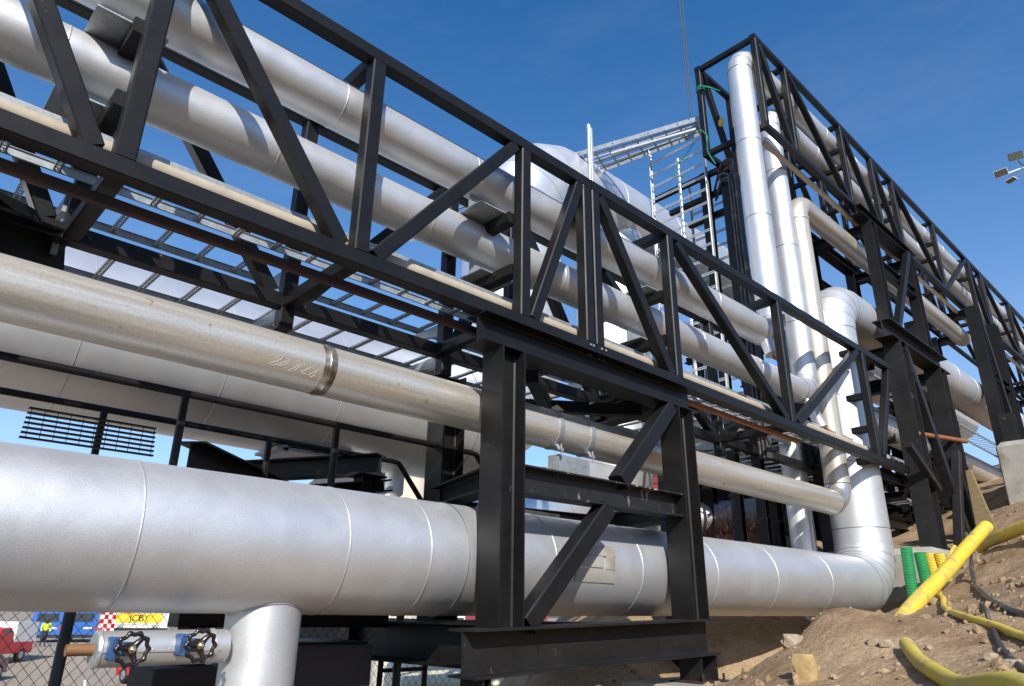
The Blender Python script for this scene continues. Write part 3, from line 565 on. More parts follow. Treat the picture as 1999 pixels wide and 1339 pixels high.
def tower(root, x0, x1, y0, y1, zb, zt, h, b, m='blackd', brace=True, mids=()):
    for y in (y0, y1):
        for x in (x0, x1):
            put('column', B().ibeam((x+h/2, y+b/2, zb), (x+h/2, y+b/2, zt), h, b, .02, .014, (1, 0, 0)), m, root)
        if brace: put('brace', B().bar((x0+h+.02, y+b/2-.06, zt-.06), (x1-.04, y+b/2-.06, zb+.12), .15, .15, (0, 1, 0), .012), m, root)
        for z in mids: put('middle_beam', B().ibeam((x0+h, y+b/2, z), (x1, y+b/2, z), .2, b*.8), m, root)
    for x in (x0, x1): put('cross_beam', B().ibeam((x+h/2, y0+b, zt-.14), (x+h/2, y1, zt-.14), .2, .2), m, root)
TB = thing('trestle', 'tall black trestle with steep brace right behind the fat vertical pipe', 'support frame', (15, 4.3, 1.2), 'black trestles')
tower(TB, 13.18, 15.3, 3.84, 5.45, .95, 4.73, .34, .31)
for i_ in (0, 1):
    put('top_beam', B().ibeam((12.85, 4.0+1.6*i_, 4.90), (15.95, 4.0+1.6*i_, 4.90), .33, .31, .02, .014), 'blackd', TB)
put('bracket', B().bar((13.6, 3.83, 2.1), (12.5, 3.83, 2.7), .11, .11), 'blackd', TB)
put('brace', B().bar((14.2, 3.86, 1.15), (15.2, 3.86, 3.0), .15, .15, (0, 1, 0), .012), 'blackd', TB)
TC = thing('trestle', 'black trestle stage carrying the high truss, bolted on the tall one', 'support frame', (15, 4.3, 5.4), 'black trestles')
tower(TC, 13.25, 15.35, 3.97, 5.15, 5.07, 7.30, .26, .19, m='black', brace=False, mids=(6.42,))
for i_ in (0, 1): put('top_beam', B().ibeam((12.9, 4.09+i_*1.15, 7.41), (15.9, 4.09+i_*1.15, 7.41), .2, .22), 'black', TC)
put('brace', B().bar((13.62, 3.98, 5.12), (15.2, 3.98, 7.28), .13, .13, (0, 1, 0), .012), 'black', TC)
TD = thing('trestle', 'farther black trestle on the tall concrete block at the right edge', 'support frame', (20.8, 4.2, 4), 'black trestles')
tower(TD, 19.7, 21.4, 3.86, 5.3, 2.6, 7.50, .26, .28, m='black', mids=(5.7,))
TE = thing('trestle', 'farthest black trestle beyond the right edge', 'support frame', (28, 4.2, 5), 'black trestles')
tower(TE, 28, 30, 4.1, 5.3, 4.4, 7.5, .26, .3, m='black', mids=(5.9,))
solo('concrete_block', B().loft([[V((18.15+q, 2.5+q, z)), V((21-q, 2.5+q, z)), V((21-q, 3.84-q, z)), V((18.15+q, 3.84-q, z))] for z, q in ((1.3, 0), (3.58, 0), (3.70, .1))]), 'conc', 'pale concrete block on the slope at the right edge', 'concrete block', bevel=.03)
put('column_stub', B().ibeam((18.75, 3.6, 3.705), (18.75, 3.6, 4.40), .28, .28, up=(1, 0, 0)), 'blackd', TD)
solo('concrete_footing', B().loft([[V((x, y, z)) for x, y in ((12.5+q, 3.72+q), (17-q, 3.72+q), (17-q, 5.9-q), (12.5+q, 5.9-q))] for z, q in ((-.4, 0), (1.02, 0), (1.1, .08))]), 'conc', 'concrete footing behind the green and yellow ducts', 'concrete footing', bevel=.03)
solo('rusty_rod', B().cyl((13.3, 3.95, 3.05), (16.0, 3.85, 3.35), .045, 12), 'rusto', 'rusty round bar stuck across the tall trestle', 'steel rod')
solo('weathered_board', B().loft([[V((x, 3.74, 2.62)), V((x, 3.64, 2.62)), V((x, 3.42, 1.40)), V((x, 3.77, 1.40))] for x in (15.05, 15.12)]), 'wood', 'olive brown board leaning against the tall trestle', 'board', bevel=.012)
pr_ = thing('pipe_rack', 'dark steel rack with crossing beams behind the tall trestle', 'steel rack', (16, 6.3, 1))
for x in (12.6, 14.9, 17.2, 19.6, 22.5):
    put('column', B().ibeam((x, 6.3, .8), (x, 6.3, 5.6), .2, .2, up=(1, 0, 0)), 'black', pr_); put('column', B().ibeam((x, 7.6, .8), (x, 7.6, 6.0), .2, .2, up=(1, 0, 0)), 'black', pr_)
    for z in (2.6, 3.9, 5.2): put('cross_beam', B().ibeam((x, 5.5, z), (x, 7.9, z), .2, .2), 'black', pr_)
for z, y in ((2.2, 6.3), (3.3, 6.3), (4.5, 6.3), (3.1, 7.6), (5.4, 7.6)): put('beam', B().ibeam((11.9, y, z), (26, y, z), .26, .2), 'black', pr_)
for xa, xb in ((12.7, 14.8), (15.0, 17.1), (17.3, 19.5)): put('brace', B().bar((xa, 6.42, 1.2), (xb, 6.42, 4.4), .12, .12, (0, 1, 0)), 'black', pr_)
put('wall_panel', B().box((17.5, 8.1, 2.8), (11, .06, 2.6)), 'shed', pr_)
for yy, zz, nm in ((6.0, 2.75, 'lowest'), (6.6, 4.05, 'middle'), (5.6, 3.45, 'front')):
    t = thing('cable_ladder', f'galvanised cable ladder on the dark rack behind the tall trestle, the {nm} one', 'cable tray', (16, yy, zz), 'galvanised cable ladders')
    ladder(t, (11.6, yy, zz), (25, yy, zz), (0, 1, 0), .5, (0, 0, 1), .33, slots=False)
p8 = thing('insulated_pipe', 'second silver clad pipe low behind the tall trestle, partly in shade', 'pipe', (20, 5.6, 3.9))
clad_pipe(p8, [(14.4, 5.75, 4.15), (34, 5.75, 4.2)], .30, .3, None, m='clad')
b = B(); b.ibeam((.74, 5.3, 2.26), (.02, 4.75, 2.04), .30, .28, .02, .014); 
KB = thing('knee_beam', 'heavy black H beam with a cut end at the upper left', 'steel beam', (.2, 4.4, 1.9)); put('beam', b, 'black', KB)
put('gusset', B().loft([[V((.2, 4.95, 2.42)), V((.6, 5.12, 2.30)), V((.2, 5.12, 2.30))], [V((.2, 4.95, 2.44)), V((.6, 5.12, 2.44)), V((.2, 5.12, 2.44))]]), 'black', KB)
put('column', B().ibeam((.1, 5.2, 1.9), (.1, 5.2, 2.9), .22, .22, up=(1, 0, 0)), 'black', KB)

# ------------------------------------------------------------------ walkway rails and platform steel behind the fat pipe
def railing(name, label, y, x0, x1, z, posts, z0, xe, ze):
    r = thing(name, label, 'railing', ((x0+x1)/2, y, z0), 'black walkway railings')
    b = B().tube([(x0, y, z), (x1-.05, y, z), (x1, y, z-.01), (x1+.04, y, z-.05), (xe, y, ze)], .028, 12); put('handrail', b, 'black', r)
    for px in posts: put('rail_post', B().bar((px, y, z0), (px, y, z-.02), .05, .05, (0, 1, 0)), 'black', r)
    return r
railing('walkway_railing', 'nearer black walkway railing crossing in front of the huge pipe', 5.3, -2.6, 4.52, 1.50, (-1, .4, 1.70, 2.96), .4, 5.1, .85)
railing('walkway_railing', 'farther black walkway railing bending down by the stub column', 6.34, -2.6, 4.32, 1.53, (-.9, .3, 1.43, 2.85), .4, 5.2, .55)
gr = thing('steel_grating', 'dark steel grating panel above the left end of the fat silver pipe', 'grating', (1.2, 5.6, 1.0))
for k in range(7):
    z = 1.07+k*.0335; put('grating_bar', B().bar((.80+.002*k, 5.6, z), (1.645-.003*k, 5.6, z+.004), .03, .012, ch=.001), 'black', gr)
for k in range(11):
    x = .835+k*.079; put('grating_rod', B().bar((x, 5.6, 1.065), (x-.004, 5.6, 1.275), .004, .004, (0, 1, 0), .0005), 'black', gr)
pb = thing('platform_frame', 'black beams of a pipe platform behind the fat silver pipe', 'steel beams', (3, 6.2, 1))
put('beam', B().ibeam((1.95, 5.75, 1.13), (5.1, 8.6, 1.13), .26, .24), 'black', pb)
put('beam', B().ibeam((3.95, 6.1, 1.42), (2.9, 7.8, 1.40), .20, .2), 'black', pb)
put('beam', B().ibeam((2.4, 6.1, .9), (4.0, 6.1, 1.2), .12, .3), 'blackd', pb)
put('beam', B().box((3.2, 6.9, .86), (1.9, .2, .30)), 'black', pb)
put('column', B().ibeam((3.72, 6.0, -.3), (3.72, 6.0, 1.24), .17, .16, up=(1, 0, 0)), 'black', pb); put('cap_plate', B().box((3.72, 6.0, 1.25), (.32, .26, .016)), 'black', pb)
put('beam', B().ibeam((4.2, 5.5, .93), (6.9, 5.5, 1.02), .2, .2), 'black', pb)
put('beam', B().bar((4.6, 5.9, .98), (6.2, 5.9, 1.0), .12, .10), 'rust', pb)
put('rust_plate', B().box((5.5, 5.35, .97), (.7, .25, .09)), 'rust', pb)
wp = solo('timber_pack', B().box((5.0, 5.1, .91), (1.0, .18, .05)).box((5.0, 5.14, .97), (1.0, .1, .04)), 'conc', 'pale packing plate resting on the fat pipe behind the trestle', 'packing')
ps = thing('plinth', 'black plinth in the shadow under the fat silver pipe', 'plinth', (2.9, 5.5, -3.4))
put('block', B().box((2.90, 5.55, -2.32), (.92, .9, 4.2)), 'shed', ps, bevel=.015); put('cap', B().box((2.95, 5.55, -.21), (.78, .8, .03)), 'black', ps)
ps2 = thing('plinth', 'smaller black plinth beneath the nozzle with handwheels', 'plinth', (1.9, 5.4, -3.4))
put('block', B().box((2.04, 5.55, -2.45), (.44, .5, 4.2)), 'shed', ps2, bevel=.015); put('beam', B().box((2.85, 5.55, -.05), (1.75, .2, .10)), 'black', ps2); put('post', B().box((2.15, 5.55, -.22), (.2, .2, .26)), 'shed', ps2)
ld = thing('access_ladder', 'dark steel ladder hanging below the trestle foot', 'ladder', (4.1, 5.9, -1.4))
put('stringer', B().bar((4.02, 5.95, -.2), (3.86, 5.75, -1.5), .05, .03), 'shed', ld); put('stringer', B().bar((4.52, 5.95, -.2), (4.36, 5.75, -1.5), .05, .03), 'shed', ld)
put('rung', B().bar((3.98, 5.9, -.47), (4.48, 5.9, -.47), .035, .035), 'rust', ld); put('rung', B().bar((3.94, 5.85, -.8), (4.44, 5.85, -.8), .035, .035), 'rust', ld)

# ------------------------------------------------------------------ ducts, hoses, cables, stones
def duct(pts, R, m, label, name='corrugated_duct', cat='duct', group='corrugated ducts', pitch=.022, k=40):
    P = [V(p) for p in pts]; tot = (P[-1]-P[0]).length; n = max(8, int(tot/pitch*2)); pp = []; rr = []
    for i in range(n+1): pp.append(P[0].lerp(P[-1], i/n)); rr.append(R*(1 if i % 2 else .90))
    return solo(name, B().tube(pp, rr, 18), m, label, cat, group, ang=20)
duct([(11.93, 3.99, .10), (11.95, 3.96, 1.05)], .085, 'green', 'green corrugated duct nearest the fat pipe elbow')
duct([(11.98, 3.76, .15), (12.0, 3.80, .97)], .085, 'green', 'green corrugated duct next to the yellow ducts')
duct([(12.06, 3.64, .2), (12.04, 3.69, .96)], .075, 'yellow', 'yellow corrugated duct beside the green ducts')
duct([(12.10, 3.50, .3), (12.06, 3.56, .95)], .075, 'yellow', 'yellow corrugated duct farthest from the green ducts')
def hose(pts, R, m, label, name='hose', cat='hose', group=None, rib=0, n=14, lay=None):
    pp = spline(pts, 10); rr = R
    if lay: pp = [V((p.x, p.y, max(p.z if k < lay[0] else -9, terrain(p.x, p.y, False)+R*lay[1]))) for k, p in enumerate(pp)]
    if rib:
        q = []; 
        for i in range(len(pp)-1):
            kk = max(1, int((pp[i+1]-pp[i]).length/rib)); q += [pp[i].lerp(pp[i+1], j/kk) for j in range(kk)]
        pp = q+[pp[-1]]; rr = [R*(1 if i % 2 else .955) for i in range(len(pp))]
    return solo(name, B().tube(pp, rr, n), m, label, cat, group, ang=60 if not rib else 25)
G = 'yellow site hoses'
hose([(8.0, 2.86, -.05), (8.34, 2.81, .14), (9.42, 2.72, .56), (10.2, 2.64, .90), (10.72, 2.56, 1.14)], .080, 'yellow', 'bright yellow smooth pipe leaning up out of the dirt', 'yellow_pipe', 'pipe', None, n=20)
hose([(10.05, 2.78, .86), (9.75, 2.84, .60), (9.3, 2.82, .33), (8.6, 2.58, .20), (7.844, 2.359, .17), (7.4, 2.2, .14), (6.9, 2.04, .1), (6.469, 1.874, .08), (6.099, 1.661, .03), (5.762, 1.431, 0), (5.4, 1.219, 0), (4.898, .973, 0), (4.3, .7, 0)], .027, 'yellow', 'thin yellow hose snaking along the dirt bank', group=G, lay=(26, .8))
hose([(5.42, 1.90, -.14), (5.257, 1.82, -.13), (4.893, 1.646, -.20), (4.384, 1.364, -.25), (3.95, 1.14, -.25), (3.5, .86, -.24), (3.0, .5, -.2)], .047, 'yellowd', 'dusty thick ribbed yellow hose lying in the foreground dirt', group=G, rib=.012, n=18, lay=(0, .75))
hose([(11.3, 2.82, .93), (11.1, 2.70, .98), (10.73, 2.4, 1.02), (10.39, 2.1, 1.07), (9.9, 1.6, 1.12)], .075, 'yellowd', 'dull yellow hose entering at the right edge beside the board', group=G, lay=(99, .75))
hose([(10.9, 2.85, 1.1), (10.6, 2.77, .80), (9.28, 2.45, .52), (8.6, 2.25, .30), (7.576, 1.91, .22), (6.753, 1.612, .13), (6.238, 1.38, .07), (5.586, 1.088, 0), (5.0, .8, 0)], .022, 'cable', 'thick black cable draped down the dirt bank, the upper one', 'cable', 'cable', 'black cables on the bank', lay=(18, .8))
hose([(6.55, 1.72, .08), (6.343, 1.66, .12), (6.15, 1.60, .115), (6.0, 1.53, .04), (5.566, 1.407, -.05), (5.01, 1.232, -.11), (4.413, 1.026, -.15), (3.5, .7, -.1)], .015, 'cable', 'thin dark cable crossing over the thin yellow hose', 'cable', 'cable', 'black cables on the bank', lay=(26, .8))
def rock(x, y, sz, m, label, seed, zoff=0, sq=(1, 1, .7)):
    bm = bmesh.new(); bmesh.ops.create_icosphere(bm, subdivisions=3, radius=1); rnd = V((seed*3.1, seed*1.7, seed))
    for v in bm.verts:
        d = v.co.normalized(); k = 1+.45*noise.noise(d*1.1+rnd)+.16*noise.noise(d*3+rnd)
        c = d*k; c = V((max(-.75, min(.75, c.x)), max(-.8, min(.8, c.y)), max(-.7, min(.7, c.z)))); v.co = V((c.x*sq[0], c.y*sq[1], c.z*sq[2]))*sz
    b = B(); bm.verts.ensure_lookup_table(); b.add([v.co.copy() for v in bm.verts], [[v.index for v in f.verts] for f in bm.faces]); bm.free()
    z = terrain(x, y)+sz*.25+zoff; bb = B(); bb.add([V(p)+V((x, y, z)) for p in b.v], b.f)
    return solo('rock', bb, m, label, 'rock', 'loose rocks on the dirt', ang=28)
rock(5.75, 2.86, .095, 'rock', 'angular brown rock on the mound below the fat pipe', 1, 0, (1.1, .9, .8))
rock(4.92, 2.38, .115, 'rocky', 'ochre pointed rock at the bottom edge of the picture', 2, .03, (.6, .8, 1.1))
rock(5.54, 2.16, .045, 'rock', 'small grey stone on the mound, left of a pair', 3)
rock(5.50, 2.06, .048, 'rock', 'small grey stone on the mound, right of a pair', 4)
rock(4.64, 1.13, .045, 'rock', 'stone near the right edge below the thin dark cable', 5)
rock(4.98, 1.31, .04, 'rock', 'round stone between the cables at the right', 6)
rock(5.16, 1.28, .035, 'rock', 'small stone just above the round one at the right', 7)
rock(8.3, 4.15, .14, 'rock', 'pale rock wedged under the fat pipe', 8, .02, (1.3, .8, .6))
rock(7.1, 4.35, .10, 'rock', 'pale rock in the shade right of the trestle foot', 9)
rock(6.8, 4.5, .08, 'rock', 'smaller pale rock in the shade by the trestle foot', 10)
def scatter(name, n, x0, x1, y0, y1, s0, s1, m):
    b = B(); ico = bmesh.new(); bmesh.ops.create_icosphere(ico, subdivisions=1, radius=1); ico.verts.ensure_lookup_table()
    base = [v.co.copy() for v in ico.verts]; fs = [[v.index for v in f.verts] for f in ico.faces]; ico.free()
    for i in range(n):
        x = random.uniform(x0, x1); y = random.uniform(y0, y1); r = s0+(s1-s0)*random.random()**3.5
        if noise.noise(V((x*.9, y*.9, 5))) < -.15: continue
        rot = Matrix.Rotation(random.random()*6.3, 3, V((random.random(), random.random(), random.random()))); sq = V((random.uniform(.7, 1.3), random.uniform(.6, 1), random.uniform(.4, .8)))
        z = terrain(x, y)+r*.1
        b.add([rot@V((p.x*sq.x, p.y*sq.y, p.z*sq.z))*r*random.uniform(.8, 1.15)+V((x, y, z)) for p in base], fs)
    me = b.mesh(name, V((0, 0, 0)), False); me.materials.append(M[m]); o = bpy.data.objects.new(name, me); C.objects.link(o); o['kind'] = 'stuff'; o['label'] = f'{name.replace("_", " ")} scattered over the dirt bank'; o['category'] = 'stones'
scatter('pebbles', 520, 3.2, 10, .6, 4.0, .006, .034, 'rock')
scatter('dirt_clods', 2600, 3.2, 20, .4, 4.2, .006, .065, 'dirt')
scatter('rubble', 260, 4.0, 9.0, 3.7, 5.6, .02, .09, 'dirt')
tw = B()
for i in range(150):
    x = random.uniform(10.2, 12.6); y = random.uniform(6.4, 7.2); z = terrain(x, y); h = random.uniform(.3, .8); l = V((random.uniform(-.2, .2), random.uniform(-.15, .15), 1))
    p = V((x, y, z)); tw.tube([p, p+l*h*.5, p+l*h+V((random.uniform(-.08, .08), 0, 0))], [.006, .004, .002], 4)
    for q in range(3):
        a = p+l*h*random.uniform(.3, .9); tw.tube([a, a+V((random.uniform(-.18, .18), random.uniform(-.1, .1), .15))], [.003, .0015], 3)
o = solo('bare_shrub', tw, 'twig', 'leafless reddish shrub behind the fat pipe right of the trestle', 'shrub')

# ------------------------------------------------------------------ slings, crane wire, floodlight
gs = thing('lifting_sling', 'green lifting sling knotted on the end post of the high truss', 'sling', (9.5, 5.2, 8.3))
for k in range(3): put('sling_turn', B().torus((9.56, 5.25, 8.95+.03*k), (.1*k-.1, .15, 1), 0.07, .012, 20, 6), 'greens', gs)
put('sling_tail', B().tube(spline([(9.5, 5.18, 8.98), (9.45, 5.1, 8.9), (9.52, 5.0, 8.84), (9.7, 4.95, 8.86)], 6), .016, 6), 'greens', gs)
put('sling_tail', B().tube(spline([(9.5, 5.3, 8.1), (9.45, 5.15, 7.85), (9.5, 5.2, 7.6), (9.55, 5.1, 7.3)], 6), .011, 6), 'greens', gs)
put('sling_tail', B().tube(spline([(9.6, 5.5, 7.98), (9.7, 5.75, 7.9), (9.7, 5.95, 7.75), (9.68, 5.98, 7.55), (9.66, 5.8, 7.45)], 6), .010, 6), 'greens', gs)
solo('lifting_sling', B().tube(spline([(9.62, 4.72, 8.9), (9.62, 4.72, 8.4), (9.64, 4.7, 7.9), (9.62, 4.72, 7.6)], 5), .014, 8), 'greens', 'green sling hanging just left of the tallest riser', 'sling')
solo('chain_hoist', B().lathe((9.7, 5.0, 8.12), (.2, 0, 1), [(0, .015), (.03, .045), (.12, .05), (.16, .03), (.22, .015)], 12), 'yellow', 'yellow chain hoist hanging inside the end of the high truss', 'hoist')
wr = B(); wr.tube([(9.55, 5.50, 8.55), (11.2, 6.35, 40)], .013, 6); wr.tube([(9.60, 5.47, 8.95), (11.2, 6.3, 40)], .010, 6)
solo('crane_wire', wr, 'fpost', 'thin crane wire rising from the slung cable tray into the sky', 'wire')
fl = thing('floodlight_mast', 'floodlight mast with three lamps at the right edge', 'floodlight', (40.2, 4.2, 4))
def lamp(c, ax, s, nm):
    c = V(c); a = V(ax).normalized(); X = a.cross(V((0, 0, 1))).normalized(); Y = X.cross(a)
    h = put('lamp_head', B().loft([[c+X*sx*k+Y*sy*k2+a*d for sx, sy in ((-1, -1), (1, -1), (1, 1), (-1, 1))] for k, k2, d in ((s*.55, s*.35, -.25*s), (s, s*.62, .0), (s, s*.62, .12*s))]), 'white' if nm else 'cable', fl)
    put('lamp_glass', B().box(c+a*.13*s, (1.8*s, 1.05*s, .02), (X, Y, a)), 'lampface', h)
lamp((39.6, 5.30, 21.75), (-.8, .0, -.55), .31, 1); lamp((39.7, 4.55, 22.45), (-.85, -.2, -.35), .31, 0); lamp((39.75, 5.0, 21.25), (-.2, .1, -.95), .25, 1)
put('arm', B().bar((39.8, 5.1, 21.7), (40.2, 4.1, 21.95), .06, .06), 'white', fl); put('arm', B().bar((39.8, 4.9, 21.3), (40.2, 4.1, 21.75), .05, .05), 'cable', fl); put('arm', B().bar((39.8, 4.5, 22.2), (40.0, 4.35, 21.85), .05, .05), 'cable', fl)
put('mast', B().cyl((40.3, 4.0, 3), (40.3, 4.0, 22.2), .16, 16, .09), 'galv', fl)

# ------------------------------------------------------------------ fence in front of the yard
fc = thing('chain_link_fence', 'chain link fence with dark posts under the fat pipe at the left', 'fence', (1.3, 5.6, -4))
fy = 5.62; x0f, x1f, z0f, z1f = -2.2, 4.6, -2.6, .35
for px in (-1.3, 1.33, 3.95): put('fence_post', B().cyl((px, 5.6, -4.3), (px, 5.6, .40), .036, 18), 'fpost', fc)
wb = B(); dd = .075
k = 0; u = x0f-(z1f-z0f)
while u < x1f:
    for sgn in (1, -1):
        a = V((u, fy+.003*sgn, z0f)); bq = V((u+(z1f-z0f)*.86, fy+.003*sgn, z1f))
        if sgn < 0: a.z, bq.z = z1f, z0f
        ta = max(0, (x0f-a.x)/(bq.x-a.x)); tb_ = min(1, (x1f-a.x)/(bq.x-a.x))
        if ta < tb_: wb.tube([a.lerp(bq, ta), a.lerp(bq, tb_)], .0017, 4)
    u += dd
o = put('chain_link_mesh', wb, 'chain', fc); o['kind'] = 'stuff'
f2 = thing('chain_link_fence', 'fine mesh fence with a pale post beside the cream van', 'fence', (9, 12, -4.2))
put('fence_post', B().cyl((9.05, 12, -4.2), (9.05, 12, -.2), .045, 14), 'galv', f2); put('fence_post', B().cyl((11.6, 11.2, -4.2), (11.6, 11.2, -.2), .045, 14), 'galv', f2)
wb = B(); a0 = V((6.5, 12.8, 0)); a1 = V((11.6, 11.2, 0)); nn_ = 72
for i in range(-30, nn_):
    for sgn in (1, -1):
        t0_ = i/nn_; t1_ = (i+26)/nn_; za, zb2 = (-3.2, -.5) if sgn > 0 else (-.5, -3.2)
        ta = max(t0_, 0); tb_ = min(t1_, 1)
        if ta < tb_:
            f = lambda t: a0.lerp(a1, t)+V((0, .005*sgn, za+(zb2-za)*(t-t0_)/(t1_-t0_)))
            wb.tube([f(ta), f(tb_)], .002, 3)
o = put('chain_link_mesh', wb, 'galv', f2); o['kind'] = 'stuff'

# ------------------------------------------------------------------ vehicles and people in the yard
def vehicle(name, label, cat, x, y, rz, Ln, W, H, prof, paint, z=None, extra=None, group='vehicles parked in the yard', wr_=.34, wheels=(.18, .80)):
    z = YARD(y) if z is None else z
    o = thing(name, label, cat, (0, 0, 0), group)
    b = B(); n = len(prof); Wh = W/2
    rings = [[V((px*Ln, -Wh*(1-ins), pz*H)) for px, pz, ins in prof], [V((px*Ln, Wh*(1-ins), pz*H)) for px, pz, ins in prof]]
    b.loft(rings); put('body', b, paint, o, bevel=.04)
    for wx in wheels:
        for sy in (-1, 1):
            wh = put('wheel', B().lathe((wx*Ln, sy*(Wh-.02), wr_), (0, -sy, 0), [(-.02, wr_*.6), (-.02, wr_*.95), (.02, wr_), (.18, wr_), (.2, wr_*.9)], 22), 'tyre', o)
            put('rim', B().lathe((wx*Ln, sy*(Wh+.004), wr_), (0, -sy, 0), [(-.004, .03), (0, wr_*.58), (.03, wr_*.58)], 16), 'galv', wh)
    if extra: extra(o, Ln, W, H)
    o.location = (x, y, z); o.rotation_euler = (0, 0, rz); return o
VAN = [(0, .13, 0), (1, .13, 0), (1, .50, 0), (.98, .60, .02), (.90, .98, .12), (.86, 1, .14), (.04, 1, .12), (.0, .92, .08), (0, .5, 0)]
def van_extra(o, Ln, W, H):
    put('rear_window', B().box((-.012, 0, H*.70), (.03, W*.66, H*.24)), 'glass', o, bevel=.01)
    put('windscreen', B().box((Ln*.942, 0, H*.80), (.03, W*.72, H*.30), (V((.97, 0, .26)).normalized(), V((0, 1, 0)), V((-.26, 0, .97)).normalized())), 'glass', o)
    for sy in (-1, 1):
        put('tail_light', B().box((-.012, sy*W*.44, H*.42), (.03, W*.07, H*.12)), 'red', o); put('headlight', B().box((Ln*1.0, sy*W*.38, H*.40), (.03, W*.16, H*.08)), 'white', o)
        put('side_window', B().box((Ln*.80, sy*(W*.455), H*.73), (Ln*.17, .02, H*.24)), 'glass', o)
    put('lettering', B().box((-.014, 0, H*.90), (.02, W*.45, H*.045)), 'white', o)
    put('number_plate', B().box((-.014, -W*.2, H*.40), (.02, W*.26, H*.05)), 'white', o); put('bumper', B().box((-.03, 0, H*.17), (.12, W*.96, H*.09)), 'tyre', o)
dirv = math.atan2(54.3, 13.7)
vehicle('parked_van', 'blue van with its back to the camera, right of the fence post', 'van', 16.6, 65.8, dirv, 4.8, 2.2, 2.55, VAN, 'vanblue', extra=van_extra)
vehicle('parked_van', 'blue van partly behind the person in the yellow jacket', 'van', 14.4, 66.6, dirv-.2, 4.8, 2.2, 2.5, VAN, 'vanblue', extra=van_extra)
PICK = [(0, .25, 0), (1, .25, 0), (1, .52, 0), (.97, .58, .02), (.68, .62, .03), (.56, .98, .16), (.40, 1, .16), (.36, .60, .02), (0, .58, 0)]
def pick_extra(o, Ln, W, H):
    put('windscreen', B().box((Ln*.625, 0, H*.80), (.03, W*.74, H*.36), (V((.9, 0, .44)).normalized(), V((0, 1, 0)), V((-.44, 0, .9)).normalized())), 'glass', o)
    for sy in (-1, 1):
        put('headlight', B().box((Ln*1.0, sy*W*.36, H*.46), (.04, W*.18, H*.09)), 'white', o); put('side_window', B().box((Ln*.48, sy*W*.44, H*.8), (Ln*.16, .02, H*.26)), 'glass', o)
    put('grille', B().box((Ln*1.0, 0, H*.42), (.04, W*.46, H*.12)), 'tyre', o); put('bumper', B().box((Ln*1.01, 0, H*.29), (.12, W*.98, H*.09)), 'tyre', o)
    put('cargo_box', B().box((Ln*.16, 0, H*.85), (Ln*.38, W*.98, H*.62)), 'white', o, label='white cargo box')
d2 = math.atan2(-38, -10)
vehicle('parked_pickup', 'red pickup with a white box, front towards the fence', 'pickup', 9.75, 50.7, d2-.5, 4.8, 1.75, 1.75, PICK, 'red', extra=pick_extra)
CAR = [(0, .22, 0), (1, .22, 0), (1, .50, 0), (.96, .58, .02), (.74, .64, .04), (.60, .97, .18), (.30, 1, .2), (.08, .66, .06), (0, .60, 0)]
def car_extra(o, Ln, W, H):
    put('windscreen', B().box((Ln*.67, 0, H*.81), (.03, W*.7, H*.38), (V((.75, 0, .66)).normalized(), V((0, 1, 0)), V((-.66, 0, .75)).normalized())), 'glass', o)
    for sy in (-1, 1):
        put('headlight', B().box((Ln*1.0, sy*W*.36, H*.46), (.04, W*.2, H*.1)), 'white', o); put('side_window', B().box((Ln*.44, sy*W*.425, H*.8), (Ln*.3, .02, H*.24)), 'glass', o)
    put('bumper', B().box((Ln*1.01, 0, H*.27), (.1, W*.98, H*.12)), 'tyre', o)
vehicle('parked_car', 'red car half hidden under the silver nozzle', 'car', 12.6, 39.5, math.atan2(-34, -11)+.5, 4.1, 1.7, 1.42, CAR, 'red', extra=car_extra)
vehicle('parked_car', 'dark red car at the lower left corner', 'car', 7.2, 42.5, math.atan2(-34, -6)-.4, 4.1, 1.7, 1.42, CAR, mat('dark_red_paint', (.13, .012, .015), .35), extra=car_extra)
TRK = [(0, .10, 0), (1, .10, 0), (1, .97, 0), (.97, 1, .02), (0, 1, .02), (0, .97, 0)]
def trk_extra(o, Ln, W, H):
    sg = put('sign_panel', B().box((-.03, 0, H*.812), (.03, W*.78, .50)), 'sign', o)
    for k, ch in enumerate('JOBY'):
        cu_ = bpy.data.curves.new('letter', 'FONT'); cu_.body = ch; cu_.size = .54; cu_.extrude = .004; cu_.align_x = 'CENTER'; cu_.align_y = 'CENTER'
        tmp = bpy.data.objects.new('letter', cu_); C.objects.link(tmp); dg = bpy.context.evaluated_depsgraph_get(); me = bpy.data.meshes.new_from_object(tmp.evaluated_get(dg)); C.objects.unlink(tmp); bpy.data.objects.remove(tmp)
        me.materials.clear(); me.materials.append(M['ink']); lo = bpy.data.objects.new('letter', me); C.objects.link(lo); lo.parent = sg
        lo.location = (-.052, .42-.28*k, H*.812); lo.rotation_euler = (math.pi/2, 0, -math.pi/2)
    b = B(); b.box((-.03, 0, H*.812+.31), (.06, W*.86, .06)); b.box((-.03, 0, H*.812-.31), (.06, W*.86, .06)); b.box((-.03, W*.42, H*.812), (.06, .06, .5)); b.box((-.03, -W*.42, H*.812), (.06, .06, .5)); put('sign_frame', b, 'white', o)
    put('bumper', B().box((-.05, 0, H*.60), (.14, W, .18)), 'tyre', o)
    for sy in (-1, 1): put('tail_light', B().box((-.07, sy*W*.28, H*.66), (.10, .32, .12)), 'galv', o)
vehicle('parked_truck', 'white truck with a yellow name board seen over the silver nozzle', 'truck', 15.1, 48.1, math.atan2(34.1, 10.9), 6.0, 3.3, 2.92, TRK, 'white', extra=trk_extra, wr_=.5)
vehicle('parked_van', 'cream van seen from above beyond the mesh fence', 'van', 10.4, 13.6, math.atan2(-12, -7.2), 4.6, 2.0, 2.35, VAN, 'cream', z=-3.3, extra=van_extra)
